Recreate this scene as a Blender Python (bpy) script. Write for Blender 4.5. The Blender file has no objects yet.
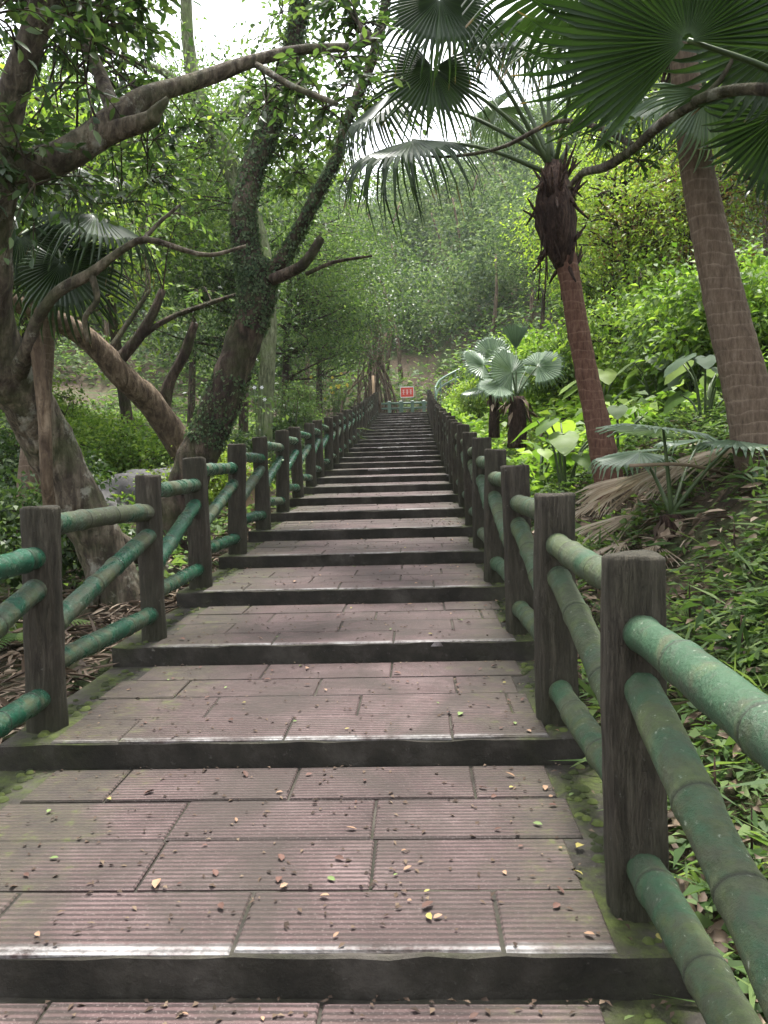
import bpy, math, random
import numpy as np
from mathutils import Vector, Matrix, noise as mnoise

random.seed(11)
rng = np.random.default_rng(11)
R = math.radians
SC = bpy.context.scene
COL = SC.collection

# ------------------------------------------------------------------ camera numbers
YAW, PITCH, ROLL, CAMH, D0, RISE, TREAD = -0.0431, -0.0413, -0.0263, 1.1455, 1.88, 0.1327, 1.2
FPX = 800.0
_f = np.array([math.sin(YAW)*math.cos(PITCH), math.cos(YAW)*math.cos(PITCH), math.sin(PITCH)])
_r0 = np.array([math.cos(YAW), -math.sin(YAW), 0.0]); _u0 = np.cross(_r0, _f)
CR = _r0*math.cos(ROLL) + _u0*math.sin(ROLL); CU = np.cross(CR, _f); CF = _f
CAM = np.array([0, 0, CAMH])


def at(px, py, d):
    """the world point seen at a pixel of the photograph, d metres ahead"""
    return CAM + d*(CF + CR*(px-384)/FPX - CU*(py-512)/FPX)


# ------------------------------------------------------------------ object bookkeeping
def tag(o, label=None, cat=None, group=None, kind=None):
    if label: o['label'] = label
    if cat: o['category'] = cat
    if group: o['group'] = group
    if kind: o['kind'] = kind
    return o


def thing(name, loc, label, cat, group=None, rotz=0.0):
    o = bpy.data.objects.new(name, None)
    COL.objects.link(o)
    o.location = tuple(float(v) for v in loc)
    o.rotation_euler = (0, 0, rotz)
    o.empty_display_size = 0.2
    return tag(o, label, cat, group)


def link(name, me, parent=None, loc=None):
    o = bpy.data.objects.new(name, me)
    COL.objects.link(o)
    if parent is not None: o.parent = parent
    if loc is not None: o.location = tuple(float(v) for v in loc)
    return o


def copy_tree(o, parent=None):
    c = o.copy(); COL.objects.link(c)
    c.parent = parent
    for ch in list(o.children):
        copy_tree(ch, c)
    return c


class MB:
    """collects vertices and faces; build() makes ONE mesh"""
    def __init__(s):
        s.v = []; s.q = []; s.t = []; s.n = 0; s.tv = []; s.tint = 0.5
        s.has_tint = False

    def add(s, V, quads=None, tris=None, tint=None):
        V = np.asarray(V, float).reshape(-1, 3)
        s.v.append(V)
        if quads is not None and len(quads): s.q.append(np.asarray(quads, np.int64).reshape(-1, 4)+s.n)
        if tris is not None and len(tris): s.t.append(np.asarray(tris, np.int64).reshape(-1, 3)+s.n)
        if tint is None: tint = s.tint
        else: s.has_tint = True
        s.tv.append(np.broadcast_to(np.asarray(tint, float), (len(V),)).copy())
        s.n += len(V)

    def mesh(s, name, mat=None, smooth=True, origin=None):
        me = bpy.data.meshes.new(name)
        V = np.concatenate(s.v) if s.v else np.zeros((0, 3))
        if origin is not None: V = V-np.asarray(origin, float)
        q = np.concatenate(s.q) if s.q else np.zeros((0, 4), np.int64)
        t = np.concatenate(s.t) if s.t else np.zeros((0, 3), np.int64)
        me.vertices.add(len(V)); me.vertices.foreach_set('co', V.astype(np.float32).ravel())
        nl = q.size+t.size
        me.loops.add(nl); me.loops.foreach_set('vertex_index', np.concatenate([q.ravel(), t.ravel()]).astype(np.int32))
        me.polygons.add(len(q)+len(t))
        st = np.concatenate([np.arange(len(q))*4, q.size+np.arange(len(t))*3]).astype(np.int32)
        me.polygons.foreach_set('loop_start', st)
        me.update(calc_edges=True)
        me.polygons.foreach_set('use_smooth', np.full(len(me.polygons), bool(smooth)))
        if s.has_tint:
            a = me.attributes.new('tint', 'FLOAT', 'POINT')
            a.data.foreach_set('value', np.concatenate(s.tv).astype(np.float32))
        if mat: me.materials.append(mat)
        me.validate()
        return me

    def build(s, name, mat=None, parent=None, smooth=True, origin=None, loc=None):
        return link(name, s.mesh(name, mat, smooth, origin), parent, loc)


def unit(a):
    a = np.asarray(a, float); return a/(np.linalg.norm(a, axis=-1, keepdims=True)+1e-9)


def spline(pts, n):
    """Catmull-Rom through rows of any width"""
    P = np.asarray(pts, float)
    if len(P) < 3:
        t = np.linspace(0, 1, n)[:, None]; return P[0]*(1-t)+P[-1]*t
    P = np.vstack([2*P[0]-P[1], P, 2*P[-1]-P[-2]])
    m = len(P)-3
    out = []
    for u in np.linspace(0, m-1e-6, n):
        i = int(u); t = u-i
        a, b, c, d = P[i:i+4]
        out.append(.5*((2*b)+(c-a)*t+(2*a-5*b+4*c-d)*t*t+(3*b-a-3*c+d)*t**3))
    return np.array(out)


def tube(mb, path, rad, ns=8, rough=0.0, ring=None, tint=None, cap=True, fr=3.0):
    """a swept tube; rough = lumps as a share of the radius"""
    P = np.asarray(path, float); n = len(P)
    rad = np.broadcast_to(np.asarray(rad, float), (n,))
    T = unit(np.gradient(P, axis=0))
    ref = np.array([0, 0, 1.]) if abs(T[0][2]) < .9 else np.array([1., 0, 0])
    N = unit(np.cross(T[0], ref)); Vv = []
    ang = np.arange(ns)/ns*2*math.pi
    for i in range(n):
        N = unit(N-T[i]*np.dot(N, T[i])); B = np.cross(T[i], N)
        rr = np.full(ns, rad[i])
        if ring is not None: rr = rr*ring[i]
        if rough:
            for k in range(ns):
                q = P[i]+rad[i]*(N*math.cos(ang[k])+B*math.sin(ang[k]))
                rr[k] *= 1+rough*(mnoise.noise(Vector(q*fr))+.5*mnoise.noise(Vector(q*fr*3.1))+.22*mnoise.noise(Vector(q*fr*9.7)))
        Vv.append(P[i]+rr[:, None]*(np.cos(ang)[:, None]*N+np.sin(ang)[:, None]*B))
    V = np.concatenate(Vv)
    i, k = np.meshgrid(np.arange(n-1), np.arange(ns), indexing='ij')
    k2 = (k+1) % ns
    q = np.stack([i*ns+k, i*ns+k2, (i+1)*ns+k2, (i+1)*ns+k], -1).reshape(-1, 4)
    tr = None
    if cap:
        V = np.vstack([V, P[0], P[-1]])
        a = np.arange(ns); b = (a+1) % ns
        tr = np.vstack([np.stack([np.full(ns, n*ns), b, a], -1), np.stack([np.full(ns, n*ns+1), (n-1)*ns+a, (n-1)*ns+b], -1)])
    mb.add(V, q, tr, tint)


def leaves(mb, C, A, Nn, L, W, fold=.25, droop=.15, fine=False, tint=None):
    """many leaf blades at once: base C, axis A, normal Nn, length L, width W"""
    n = len(C)
    if n == 0: return
    A = unit(A); S = unit(np.cross(A, Nn)); U = np.cross(S, A)
    L = np.broadcast_to(L, (n,))[:, None]; W = np.broadcast_to(W, (n,))[:, None]
    if tint is None: tint = rng.random(n)
    if fine:
        pts = [C, C+A*L*.28+S*W*.42+U*W*fold*.5-U*L*droop*.05, C+A*L*.66+S*W*.40+U*W*fold*.5-U*L*droop*.4,
               C+A*L-U*L*droop, C+A*L*.66-S*W*.40+U*W*fold*.5-U*L*droop*.4, C+A*L*.28-S*W*.42+U*W*fold*.5-U*L*droop*.05]
        V = np.stack(pts, 1).reshape(-1, 3)
        b = np.arange(n)[:, None]*6
        q = np.concatenate([b+np.array([[0, 1, 2, 3]]), b+np.array([[0, 3, 4, 5]])])
        mb.add(V, q, tint=np.repeat(tint, 6))
    else:
        pts = [C, C+A*L*.45+S*W*.5+U*W*fold-U*L*droop*.2, C+A*L-U*L*droop, C+A*L*.45-S*W*.5+U*W*fold-U*L*droop*.2]
        V = np.stack(pts, 1).reshape(-1, 3)
        b = np.arange(n)[:, None]*4
        mb.add(V, b+np.array([[0, 1, 2, 3]]), tint=np.repeat(tint, 4))


def rvec(n):
    return unit(rng.normal(size=(n, 3)))


# ------------------------------------------------------------------ materials
def new_mat(name):
    m = bpy.data.materials.new(name); m.use_nodes = True
    nt = m.node_tree; nt.nodes.clear()
    out = nt.nodes.new('ShaderNodeOutputMaterial')
    return m, nt, out


class NT:
    def __init__(s, nt): s.nt = nt

    def n(s, typ, **kw):
        x = s.nt.nodes.new('ShaderNode'+typ)
        for k, v in kw.items():
            if k.startswith('i_'):
                x.inputs[k[2:].replace('_', ' ')].default_value = v
            else:
                setattr(x, k, v)
        return x

    def l(s, a, b): s.nt.links.new(a, b)

    def coord(s, which='Object', scale=None):
        c = s.n('TexCoord').outputs[which]
        if scale is None: return c
        m = s.n('Mapping'); m.inputs['Scale'].default_value = scale
        s.l(c, m.inputs['Vector']); return m.outputs['Vector']

    def world(s, scale=None):
        c = s.n('NewGeometry').outputs['Position']
        if scale is None: return c
        m = s.n('Mapping'); m.inputs['Scale'].default_value = scale
        s.l(c, m.inputs['Vector']); return m.outputs['Vector']

    def noise(s, vec, scale, detail=6, rough=.6, dist=0.0):
        x = s.n('TexNoise'); x.inputs['Scale'].default_value = scale
        x.inputs['Detail'].default_value = detail; x.inputs['Roughness'].default_value = rough
        x.inputs['Distortion'].default_value = dist
        s.l(vec, x.inputs['Vector']); return x.outputs['Fac']

    def ramp(s, fac, stops, interp='LINEAR'):
        x = s.n('ValToRGB'); x.color_ramp.interpolation = interp
        e = x.color_ramp.elements
        while len(e) < len(stops): e.new(.5)
        for k, (p, c) in enumerate(stops):
            e[k].position = p
            e[k].color = (c, c, c, 1) if isinstance(c, (int, float)) else (*c, 1)
        s.l(fac, x.inputs['Fac']); return x.outputs['Color']

    def mix(s, fac, a, b, typ='MIX'):
        x = s.n('Mix', data_type='RGBA', blend_type=typ)
        for sock, v in ((x.inputs[0], fac), (x.inputs[6], a), (x.inputs[7], b)):
            if isinstance(v, (int, float)): sock.default_value = v
            elif isinstance(v, tuple): sock.default_value = (*v, 1)
            else: s.l(v, sock)
        return x.outputs[2]

    def math(s, op, a, b=None, c=None, clamp=False):
        x = s.n('Math', operation=op, use_clamp=clamp)
        for k, v in enumerate((a, b, c)):
            if v is None: continue
            if isinstance(v, (int, float)): x.inputs[k].default_value = v
            else: s.l(v, x.inputs[k])
        return x.outputs[0]

    def bump(s, h, strength=.5, dist=.02, normal=None):
        x = s.n('Bump'); x.inputs['Strength'].default_value = strength; x.inputs['Distance'].default_value = dist
        s.l(h, x.inputs['Height'])
        if normal is not None: s.l(normal, x.inputs['Normal'])
        return x.outputs['Normal']

    def bsdf(s, col, rough=.8, normal=None, spec=.3):
        x = s.n('BsdfPrincipled')
        if isinstance(col, tuple): x.inputs['Base Color'].default_value = (*col, 1)
        else: s.l(col, x.inputs['Base Color'])
        if isinstance(rough, (int, float)): x.inputs['Roughness'].default_value = rough
        else: s.l(rough, x.inputs['Roughness'])
        x.inputs['Specular IOR Level'].default_value = spec
        if normal is not None: s.l(normal, x.inputs['Normal'])
        return x


def leaf_mat(name, c0, c1, c2, trans=.4, rough=.45, spec=.4, tcol=1.5, tip=None):
    m, nt, out = new_mat(name); g = NT(nt)
    a = g.n('Attribute', attribute_name='tint').outputs['Fac']
    rnd = g.n('ObjectInfo').outputs['Random']
    f = g.math('ADD', g.math('MULTIPLY', a, .85), g.math('MULTIPLY', rnd, .15))
    col = g.ramp(f, [(0, c0), (.5, c1), (.88, c2)]+([(1, tip)] if tip else []))
    sp = g.noise(g.world(), 9, 2)
    col = g.mix(g.math('MULTIPLY', sp, .35), col, tuple(v*.55 for v in c0))
    b = g.bsdf(col, rough, spec=spec)
    t = g.n('BsdfTranslucent')
    g.l(g.mix(1.0, col, (tcol, tcol*1.05, tcol*.55), 'MULTIPLY'), t.inputs['Color'])
    mx = g.n('MixShader'); mx.inputs[0].default_value = trans
    g.l(b.outputs[0], mx.inputs[1]); g.l(t.outputs[0], mx.inputs[2])
    g.l(mx.outputs[0], out.inputs['Surface'])
    return m


def bark_mat(name, c0, c1, c2, vs=(6, 6, 1.6), bump=.6, moss=0.0, mossc=(.05, .08, .02), lich=0.0):
    m, nt, out = new_mat(name); g = NT(nt)
    n1 = g.noise(g.world(vs), 3.2, 8, .65, .4)
    n2 = g.noise(g.world(), 2.3, 5, .6)
    n3 = g.noise(g.world(), 26, 6, .7)
    col = g.ramp(n1, [(.38, c0), (.5, c1), (.64, c2)])
    col = g.mix(g.math('MULTIPLY', g.ramp(n2, [(.40, 0.), (.60, 1.)]), .6), col, c0)
    col = g.mix(g.ramp(n3, [(.30, .75), (.46, 0.)]), col, tuple(v*.5 for v in c0))
    if lich:
        col = g.mix(g.math('MULTIPLY', g.ramp(g.noise(g.world(), 5, 6, .7), [(.56, 0.), (.64, 1.)]), lich), col, (.36, .36, .30))
    if moss:
        col = g.mix(g.math('MULTIPLY', g.ramp(g.noise(g.world(), 3, 6, .7), [(.45, 0.), (.62, 1.)]), moss), col, mossc)
    h = g.math('ADD', n1, g.math('MULTIPLY', n3, .4))
    b = g.bsdf(col, .88, g.bump(h, bump, .03), .2)
    g.l(b.outputs[0], out.inputs['Surface'])
    return m


def simple_mat(name, stops, scale=6, rough=.8, bump=.3, spec=.3, world=True, dist=.02):
    m, nt, out = new_mat(name); g = NT(nt)
    v = g.world() if world else g.coord()
    n1 = g.noise(v, scale, 8, .65)
    n2 = g.noise(v, scale*7, 4, .6)
    col = g.ramp(n1, stops)
    col = g.mix(g.math('MULTIPLY', n2, .4), col, tuple(x*.6 for x in stops[0][1]))
    b = g.bsdf(col, rough, g.bump(g.math('ADD', n1, g.math('MULTIPLY', n2, .3)), bump, dist), spec)
    g.l(b.outputs[0], out.inputs['Surface'])
    return m


def tint_mat(name, stops, rough=.7, trans=0.0, spec=.25):
    m, nt, out = new_mat(name); g = NT(nt)
    a = g.n('Attribute', attribute_name='tint').outputs['Fac']
    col = g.ramp(a, stops)
    col = g.mix(g.math('MULTIPLY', g.noise(g.world(), 40, 4), .5), col, tuple(x*.5 for x in stops[0][1]))
    b = g.bsdf(col, rough, spec=spec)
    if trans:
        t = g.n('BsdfTranslucent'); g.l(col, t.inputs['Color'])
        mx = g.n('MixShader'); mx.inputs[0].default_value = trans
        g.l(b.outputs[0], mx.inputs[1]); g.l(t.outputs[0], mx.inputs[2]); g.l(mx.outputs[0], out.inputs['Surface'])
    else:
        g.l(b.outputs[0], out.inputs['Surface'])
    return m


def paver_material():
    """ribbed pinkish paving blocks with a worn white stripe along the nosing; object space: y=0 at the nosing"""
    m, nt, out = new_mat('ribbed_paver'); g = NT(nt)
    sep = g.n('SeparateXYZ'); g.l(g.coord(), sep.inputs[0])
    x, y = sep.outputs[0], sep.outputs[1]
    w = g.world()
    rib = g.math('SINE', g.math('MULTIPLY', y, 2*math.pi/.0225))
    rib = g.math('MULTIPLY_ADD', rib, .5, .5)
    n1 = g.noise(w, 3.0, 8, .65); n2 = g.noise(w, 34, 5, .7); n3 = g.noise(w, 150, 3, .6)
    tint = g.n('Attribute', attribute_name='tint').outputs['Fac']
    base = g.ramp(n1, [(.30, (.050, .032, .031)), (.5, (.106, .069, .067)), (.70, (.18, .127, .124))])
    base = g.mix(g.math('MULTIPLY', tint, .35), base, (.045, .029, .028))
    groove = g.ramp(g.math('ADD', rib, g.math('MULTIPLY', g.math('SUBTRACT', n2, .5), .9)), [(.26, 1.), (.62, 0.)])
    base = g.mix(g.math('MULTIPLY', groove, .85), base, (.022, .0165, .016))
    dk = g.ramp(g.noise(w, 95, 4, .7), [(.30, 1.), (.42, 0.)])
    base = g.mix(g.math('MULTIPLY', dk, .6), base, (.03, .024, .022))
    sp = g.ramp(n3, [(.58, 0.), (.68, 1.)])
    base = g.mix(g.math('MULTIPLY', sp, .55), base, (.20, .16, .15))
    # dirt blotches
    d = g.ramp(g.noise(w, 1.4, 9, .75, 1.2), [(.40, 0.), (.62, 1.)])
    d2 = g.ramp(g.noise(w, .55, 5, .6, .8), [(.42, 0.), (.6, 1.)])
    base = g.mix(g.math('MULTIPLY', d2, .4), base, (.04, .030, .027))
    base = g.mix(g.math('MULTIPLY', d, .7), base, (.034, .029, .024))
    # worn white stripe
    edge = g.math('ADD', y, g.math('MULTIPLY', g.math('SUBTRACT', n2, .5), .035))
    st = g.ramp(edge, [(.030, 1.), (.050, 0.)])
    wear = g.ramp(g.math('ADD', g.math('MULTIPLY', n1, .6), g.math('MULTIPLY', n2, .5)), [(.43, .03), (.66, .95)])
    wear = g.math('MULTIPLY', wear, g.ramp(g.noise(w, 1.3, 6, .7), [(.40, .12), (.60, 1.)]))
    wear = g.math('MULTIPLY', wear, g.ramp(rib, [(.05, .45), (.4, 1.)]))
    base = g.mix(g.math('MULTIPLY', st, wear), base, (.42, .42, .41))
    # moss creeping in from both ends of the step
    ex = g.math('MAXIMUM', g.math('SUBTRACT', x, .12), g.math('SUBTRACT', -.93, x))
    mo = g.math('ADD', g.math('MULTIPLY', ex, 1.7), g.math('MULTIPLY', g.math('SUBTRACT', g.noise(w, 5, 7, .7), .5), 1.6))
    mo = g.ramp(mo, [(.10, 0.), (.5, 1.)])
    base = g.mix(g.math('MULTIPLY', mo, .6), base, g.ramp(g.noise(w, 11, 6, .7), [(.4, (.035, .032, .026)), (.58, (.055, .05, .034)), (.7, (.075, .1, .022))]))
    h = g.math('ADD', g.math('MULTIPLY', rib, .55), g.math('ADD', g.math('MULTIPLY', n2, .5), g.math('MULTIPLY', n3, .25)))
    b = g.bsdf(base, .74, g.bump(h, .9, .009), .16)
    g.l(b.outputs[0], out.inputs['Surface'])
    return m


def slab_material():
    m, nt, out = new_mat('mossy_concrete'); g = NT(nt)
    w = g.world()
    n1 = g.noise(w, 3.5, 8, .7); n2 = g.noise(w, 30, 6, .7)
    col = g.ramp(n1, [(.3, (.012, .011, .009)), (.5, (.028, .025, .02)), (.68, (.06, .053, .045))])
    col = g.mix(g.ramp(n2, [(.62, 0.), (.75, .6)]), col, (.12, .11, .10))
    nz = g.n('SeparateXYZ'); g.l(g.n('NewGeometry').outputs['Normal'], nz.inputs[0])
    up = g.ramp(nz.outputs[2], [(.5, 0.15), (.9, 1.)])
    ox = g.n('SeparateXYZ'); g.l(g.coord(), ox.inputs[0])
    ends = g.math('MAXIMUM', g.math('SUBTRACT', ox.outputs[0], .36), g.math('SUBTRACT', -1.36, ox.outputs[0]))
    up = g.math('MULTIPLY', up, g.ramp(g.math('ADD', ends, .3), [(.2, .12), (.38, 1.)]))
    ms = g.ramp(g.noise(w, 4.2, 8, .72, .4), [(.44, 0.), (.60, 1.)])
    col = g.mix(g.math('MULTIPLY', g.math('MULTIPLY', ms, up), .85), col, g.ramp(n2, [(.35, (.025, .033, .009)), (.65, (.065, .085, .018))]))
    b = g.bsdf(col, .9, g.bump(g.math('ADD', n1, g.math('MULTIPLY', n2, .6)), .7, .02), .2)
    g.l(b.outputs[0], out.inputs['Surface'])
    return m


def post_material():
    m, nt, out = new_mat('bark_cast_concrete'); g = NT(nt)
    w = g.world()
    v = g.noise(g.world((9, 9, 1.3)), 4, 8, .7, .5)
    n2 = g.noise(w, 22, 7, .7); n3 = g.noise(w, 2.2, 4)
    col = g.ramp(v, [(.28, (.014, .011, .008)), (.5, (.047, .039, .029)), (.72, (.10, .086, .066))])
    col = g.mix(g.math('MULTIPLY', g.ramp(n3, [(.4, 0.), (.7, 1.)]), .45), col, (.036, .038, .022))
    col = g.mix(g.ramp(n2, [(.65, 0.), (.71, .7)]), col, (.17, .17, .15))
    pos = g.n('SeparateXYZ'); g.l(g.coord(), pos.inputs[0])
    foot_tone = g.ramp(g.math('ADD', pos.outputs[2], g.math('MULTIPLY', n3, .35)), [(.18, .55), (.42, 0.)])  # greener and darker towards the foot of the post
    col = g.mix(foot_tone, col, (.035, .038, .02))
    crack = g.ramp(g.noise(g.world((14, 14, 1.0)), 3, 4, .8, 1.6), [(.47, 1.), (.5, 0.), (.53, 1.)])
    h = g.math('ADD', g.math('MULTIPLY', v, 1.0), g.math('ADD', g.math('MULTIPLY', n2, .35), g.math('MULTIPLY', crack, .25)))
    b = g.bsdf(col, .86, g.bump(h, .85, .025), .22)
    g.l(b.outputs[0], out.inputs['Surface'])
    return m


def rail_material(name, paint0, paint1, bare0, bare1, cover, gloss):
    m, nt, out = new_mat(name); g = NT(nt)
    w = g.world()
    n1 = g.noise(w, 4.5, 7, .68, .5); n2 = g.noise(w, 28, 7, .72); n3 = g.noise(w, 9, 6, .7)
    rnd = g.n('ObjectInfo').outputs['Random']
    f = g.math('ADD', g.math('ADD', g.math('MULTIPLY', n1, .75), g.math('MULTIPLY', n3, .35)), g.math('MULTIPLY', g.math('SUBTRACT', rnd, .5), .13))
    mk = g.ramp(f, [(cover-.05, 1.), (cover+.06, 0.)])
    paint = g.ramp(n1, [(.3, paint0), (.65, paint1)])
    bare = g.ramp(n2, [(.3, bare0), (.7, bare1)])
    bare = g.mix(g.math('MULTIPLY', g.ramp(n3, [(.48, 0.), (.6, 1.)]), .4), bare, (.07, .10, .03))
    col = g.mix(mk, bare, paint)
    col = g.mix(g.math('MULTIPLY', g.ramp(g.noise(w, 14, 7, .75, .8), [(.46, 0.), (.62, 1.)]), .6), col, (.045, .046, .032))
    col = g.mix(g.ramp(g.noise(w, 52, 5, .7), [(.63, 0.), (.69, .8)]), col, (.21, .235, .185))
    col = g.mix(g.ramp(g.noise(w, 120, 4, .7), [(.28, .7), (.40, 0.)]), col, (.02, .022, .015))
    at_ = g.n('Attribute', attribute_name='tint').outputs['Fac']
    col = g.mix(g.ramp(at_, [(.52, 0.), (.9, .85)]), col, (.02, .023, .015))
    b = g.bsdf(col, g.mix(mk, (.75,)*3, (gloss,)*3), g.bump(g.math('ADD', n2, g.math('ADD', g.math('MULTIPLY', g.noise(w, 75, 5, .75), .6), g.math('MULTIPLY', mk, .15))), .7, .012), .25)
    g.l(b.outputs[0], out.inputs['Surface'])
    return m


def palm_trunk_mat(name, c0, c1, c2, period):
    m, nt, out = new_mat(name); g = NT(nt)
    w = g.world()
    s = g.n('SeparateXYZ'); g.l(w, s.inputs[0])
    z = g.math('ADD', s.outputs[2], g.math('MULTIPLY', g.math('SUBTRACT', g.noise(w, 5, 5, .6), .5), period*1.3))
    ring = g.math('FRACT', g.math('DIVIDE', z, period))
    rk = g.ramp(ring, [(0., 1.), (.10, .0), (.82, 0.), (1., .6)])
    n2 = g.noise(g.world((10, 10, 2.2)), 5, 7, .7)
    col = g.ramp(n2, [(.3, c0), (.52, c1), (.75, c2)])
    col = g.mix(g.math('MULTIPLY', rk, g.ramp(g.noise(w, 12, 5), [(.35, .05), (.65, .75)])), col, tuple(v*1.25+.01 for v in c2))
    h = g.math('ADD', ring, g.math('MULTIPLY', n2, .8))
    b = g.bsdf(col, .88, g.bump(h, .6, .02), .2)
    g.l(b.outputs[0], out.inputs['Surface'])
    return m


def ground_material():
    m, nt, out = new_mat('forest_floor'); g = NT(nt)
    w = g.world()
    n1 = g.noise(w, .9, 7, .65); n2 = g.noise(w, 9, 7, .7); n3 = g.noise(w, 40, 5, .7)
    col = g.ramp(n2, [(.3, (.026, .02, .014)), (.5, (.06, .045, .03)), (.72, (.12, .09, .06))])
    col = g.mix(g.ramp(n1, [(.45, 0.), (.62, .85)]), col, g.ramp(n3, [(.3, (.018, .035, .01)), (.7, (.05, .085, .02))]))
    col = g.mix(g.ramp(n3, [(.6, 0.), (.7, .6)]), col, (.19, .15, .10))
    b = g.bsdf(col, .95, g.bump(g.math('ADD', n2, g.math('MULTIPLY', n3, .6)), .9, .06), .15)
    g.l(b.outputs[0], out.inputs['Surface'])
    return m


M = {}
M['paver'] = paver_material()
M['slab'] = slab_material()
M['post'] = post_material()
M['rail_left'] = rail_material('glossy_green_rail', (.004, .042, .023), (.013, .088, .048), (.036, .042, .025), (.09, .095, .064), .585, .22)
M['rail_right'] = rail_material('faded_green_rail', (.018, .050, .024), (.038, .082, .042), (.028, .038, .018), (.068, .082, .045), .54, .5)
M['ground'] = ground_material()
M['bark_grey'] = bark_mat('grey_brown_bark', (.032, .025, .018), (.092, .073, .052), (.19, .16, .118), lich=.45, moss=.3, bump=1.0)
M['bark_dark'] = bark_mat('dark_bark', (.018, .012, .009), (.056, .038, .028), (.125, .092, .07), moss=.3, bump=1.0)
M['bark_tan'] = bark_mat('tan_bark', (.05, .034, .022), (.12, .086, .056), (.23, .175, .12), bump=1.0)
M['bark_moss'] = bark_mat('mossy_bark', (.05, .055, .03), (.11, .12, .065), (.20, .21, .13), moss=.7, mossc=(.11, .15, .05))
M['palm_red'] = palm_trunk_mat('reddish_palm_trunk', (.055, .028, .02), (.12, .062, .043), (.19, .115, .085), .085)
M['palm_brown'] = palm_trunk_mat('brown_palm_trunk', (.065, .045, .032), (.125, .09, .064), (.19, .145, .108), .075)
M['fibre'] = bark_mat('palm_fibre', (.018, .01, .008), (.055, .032, .024), (.12, .075, .055), vs=(14, 14, 3), bump=1)
M['leaf_dark'] = leaf_mat('dark_leaf', (.019, .041, .014), (.043, .08, .026), (.10, .15, .048), .42)
M['leaf_mid'] = leaf_mat('mid_leaf', (.038, .073, .024), (.078, .132, .042), (.15, .21, .07), .44, .55, .15)
M['leaf_lime'] = leaf_mat('lime_leaf', (.09, .16, .022), (.17, .26, .04), (.30, .37, .07), .45)
M['leaf_blue_haze'] = leaf_mat('grey_green_haze_leaf', (.034, .060, .033), (.068, .108, .057), (.145, .19, .105), .4, .6, .1)  # greyed colour paints haze into far foliage; some near plants share it
M['leaf_bright'] = leaf_mat('bright_leaf', (.055, .112, .018), (.115, .198, .034), (.235, .325, .065), .45, .5, .22)
M['leaf_red'] = leaf_mat('russet_leaf', (.07, .06, .025), (.14, .10, .04), (.24, .12, .06), .4)
M['palm_leaf'] = leaf_mat('palm_blade', (.010, .023, .007), (.018, .038, .010), (.032, .062, .016), .24, .42, .35, 1.6, (.16, .11, .05))
M['palm_silver_lit'] = leaf_mat('silver_lit_palm_blade', (.075, .125, .075), (.135, .20, .12), (.21, .285, .185), .35, .38, .5)  # silver green of young palms; also paints light onto fronds of older palms
M['petiole'] = simple_mat('petiole', [(.3, (.03, .055, .018)), (.7, (.08, .11, .04))], 8, .5, .1)
M['litter'] = tint_mat('dry_litter', [(0, (.05, .035, .024)), (.45, (.15, .105, .07)), (.8, (.28, .21, .145)), (1, (.38, .31, .23))])
M['dry_frond'] = tint_mat('dry_frond', [(0, (.22, .165, .11)), (.5, (.44, .365, .27)), (1, (.64, .56, .45))])
M['brown_leaf'] = tint_mat('brown_fallen_leaf', [(0, (.05, .025, .018)), (1, (.12, .06, .045))])
M['tan_leaf'] = tint_mat('tan_fallen_leaf', [(0, (.17, .10, .06)), (1, (.30, .19, .12))])
M['yellow_leaf'] = tint_mat('yellow_fallen_leaf', [(0, (.20, .18, .05)), (1, (.32, .27, .08))])
M['green_leaf'] = tint_mat('green_fallen_leaf', [(0, (.08, .12, .035)), (1, (.15, .20, .07))])
M['stone'] = simple_mat('grey_stone', [(.3, (.075, .07, .068)), (.5, (.15, .142, .14)), (.75, (.23, .22, .215))], 2.2, .9, .8, .2, dist=.06)
M['tan_stone'] = simple_mat('tan_stone', [(.3, (.20, .13, .08)), (.55, (.33, .235, .16)), (.75, (.42, .33, .24))], 2.5, .9, .7, .2, dist=.05)
M['green_metal'] = simple_mat('green_metal', [(.3, (.05, .10, .07)), (.7, (.10, .165, .12))], 4, .4, .05, .5)
M['red_paint'] = simple_mat('red_paint', [(.3, (.55, .045, .03)), (.7, (.68, .08, .05))], 3, .5, .02, .4)
M['white_paint'] = simple_mat('white_paint', [(.3, (.62, .62, .6)), (.7, (.78, .78, .76))], 5, .6, .05, .3)
M['wood_pale'] = simple_mat('pale_wood', [(.3, (.22, .15, .09)), (.7, (.36, .26, .16))], 5, .8, .3, .2)
M['petal_yellow'] = simple_mat('yellow_petal', [(.3, (.6, .45, .04)), (.7, (.75, .6, .1))], 8, .6, .05)
M['petal_white'] = simple_mat('white_petal', [(.3, (.7, .7, .72)), (.7, (.82, .82, .84))], 8, .6, .05)

# ------------------------------------------------------------------ heights
NSTEP = 26
RIS, SLO = [], []
NZ = [0.0]
for i in range(40):
    g = max(0.0, (i-9)/16.0)
    rise = RISE + (.050*min(g, 1.1) if i >= 9 else 0)
    NZ.append(NZ[-1]+rise)
    riser = .104 + .02*min(g, 1)
    RIS.append(riser); SLO.append(rise-riser)     # the tread of step i climbs by SLO[i], then riser i+1
TOPY = D0+NSTEP*TREAD
TOPZ = NZ[NSTEP]


def zs(y):
    """height of the line through the nosings"""
    y = np.asarray(y, float)
    i = (y-D0)/TREAD
    k = np.arange(NSTEP+1)
    z = np.interp(i, k, NZ[:NSTEP+1])
    return np.where(i < 0, i*RISE, z)


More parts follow.
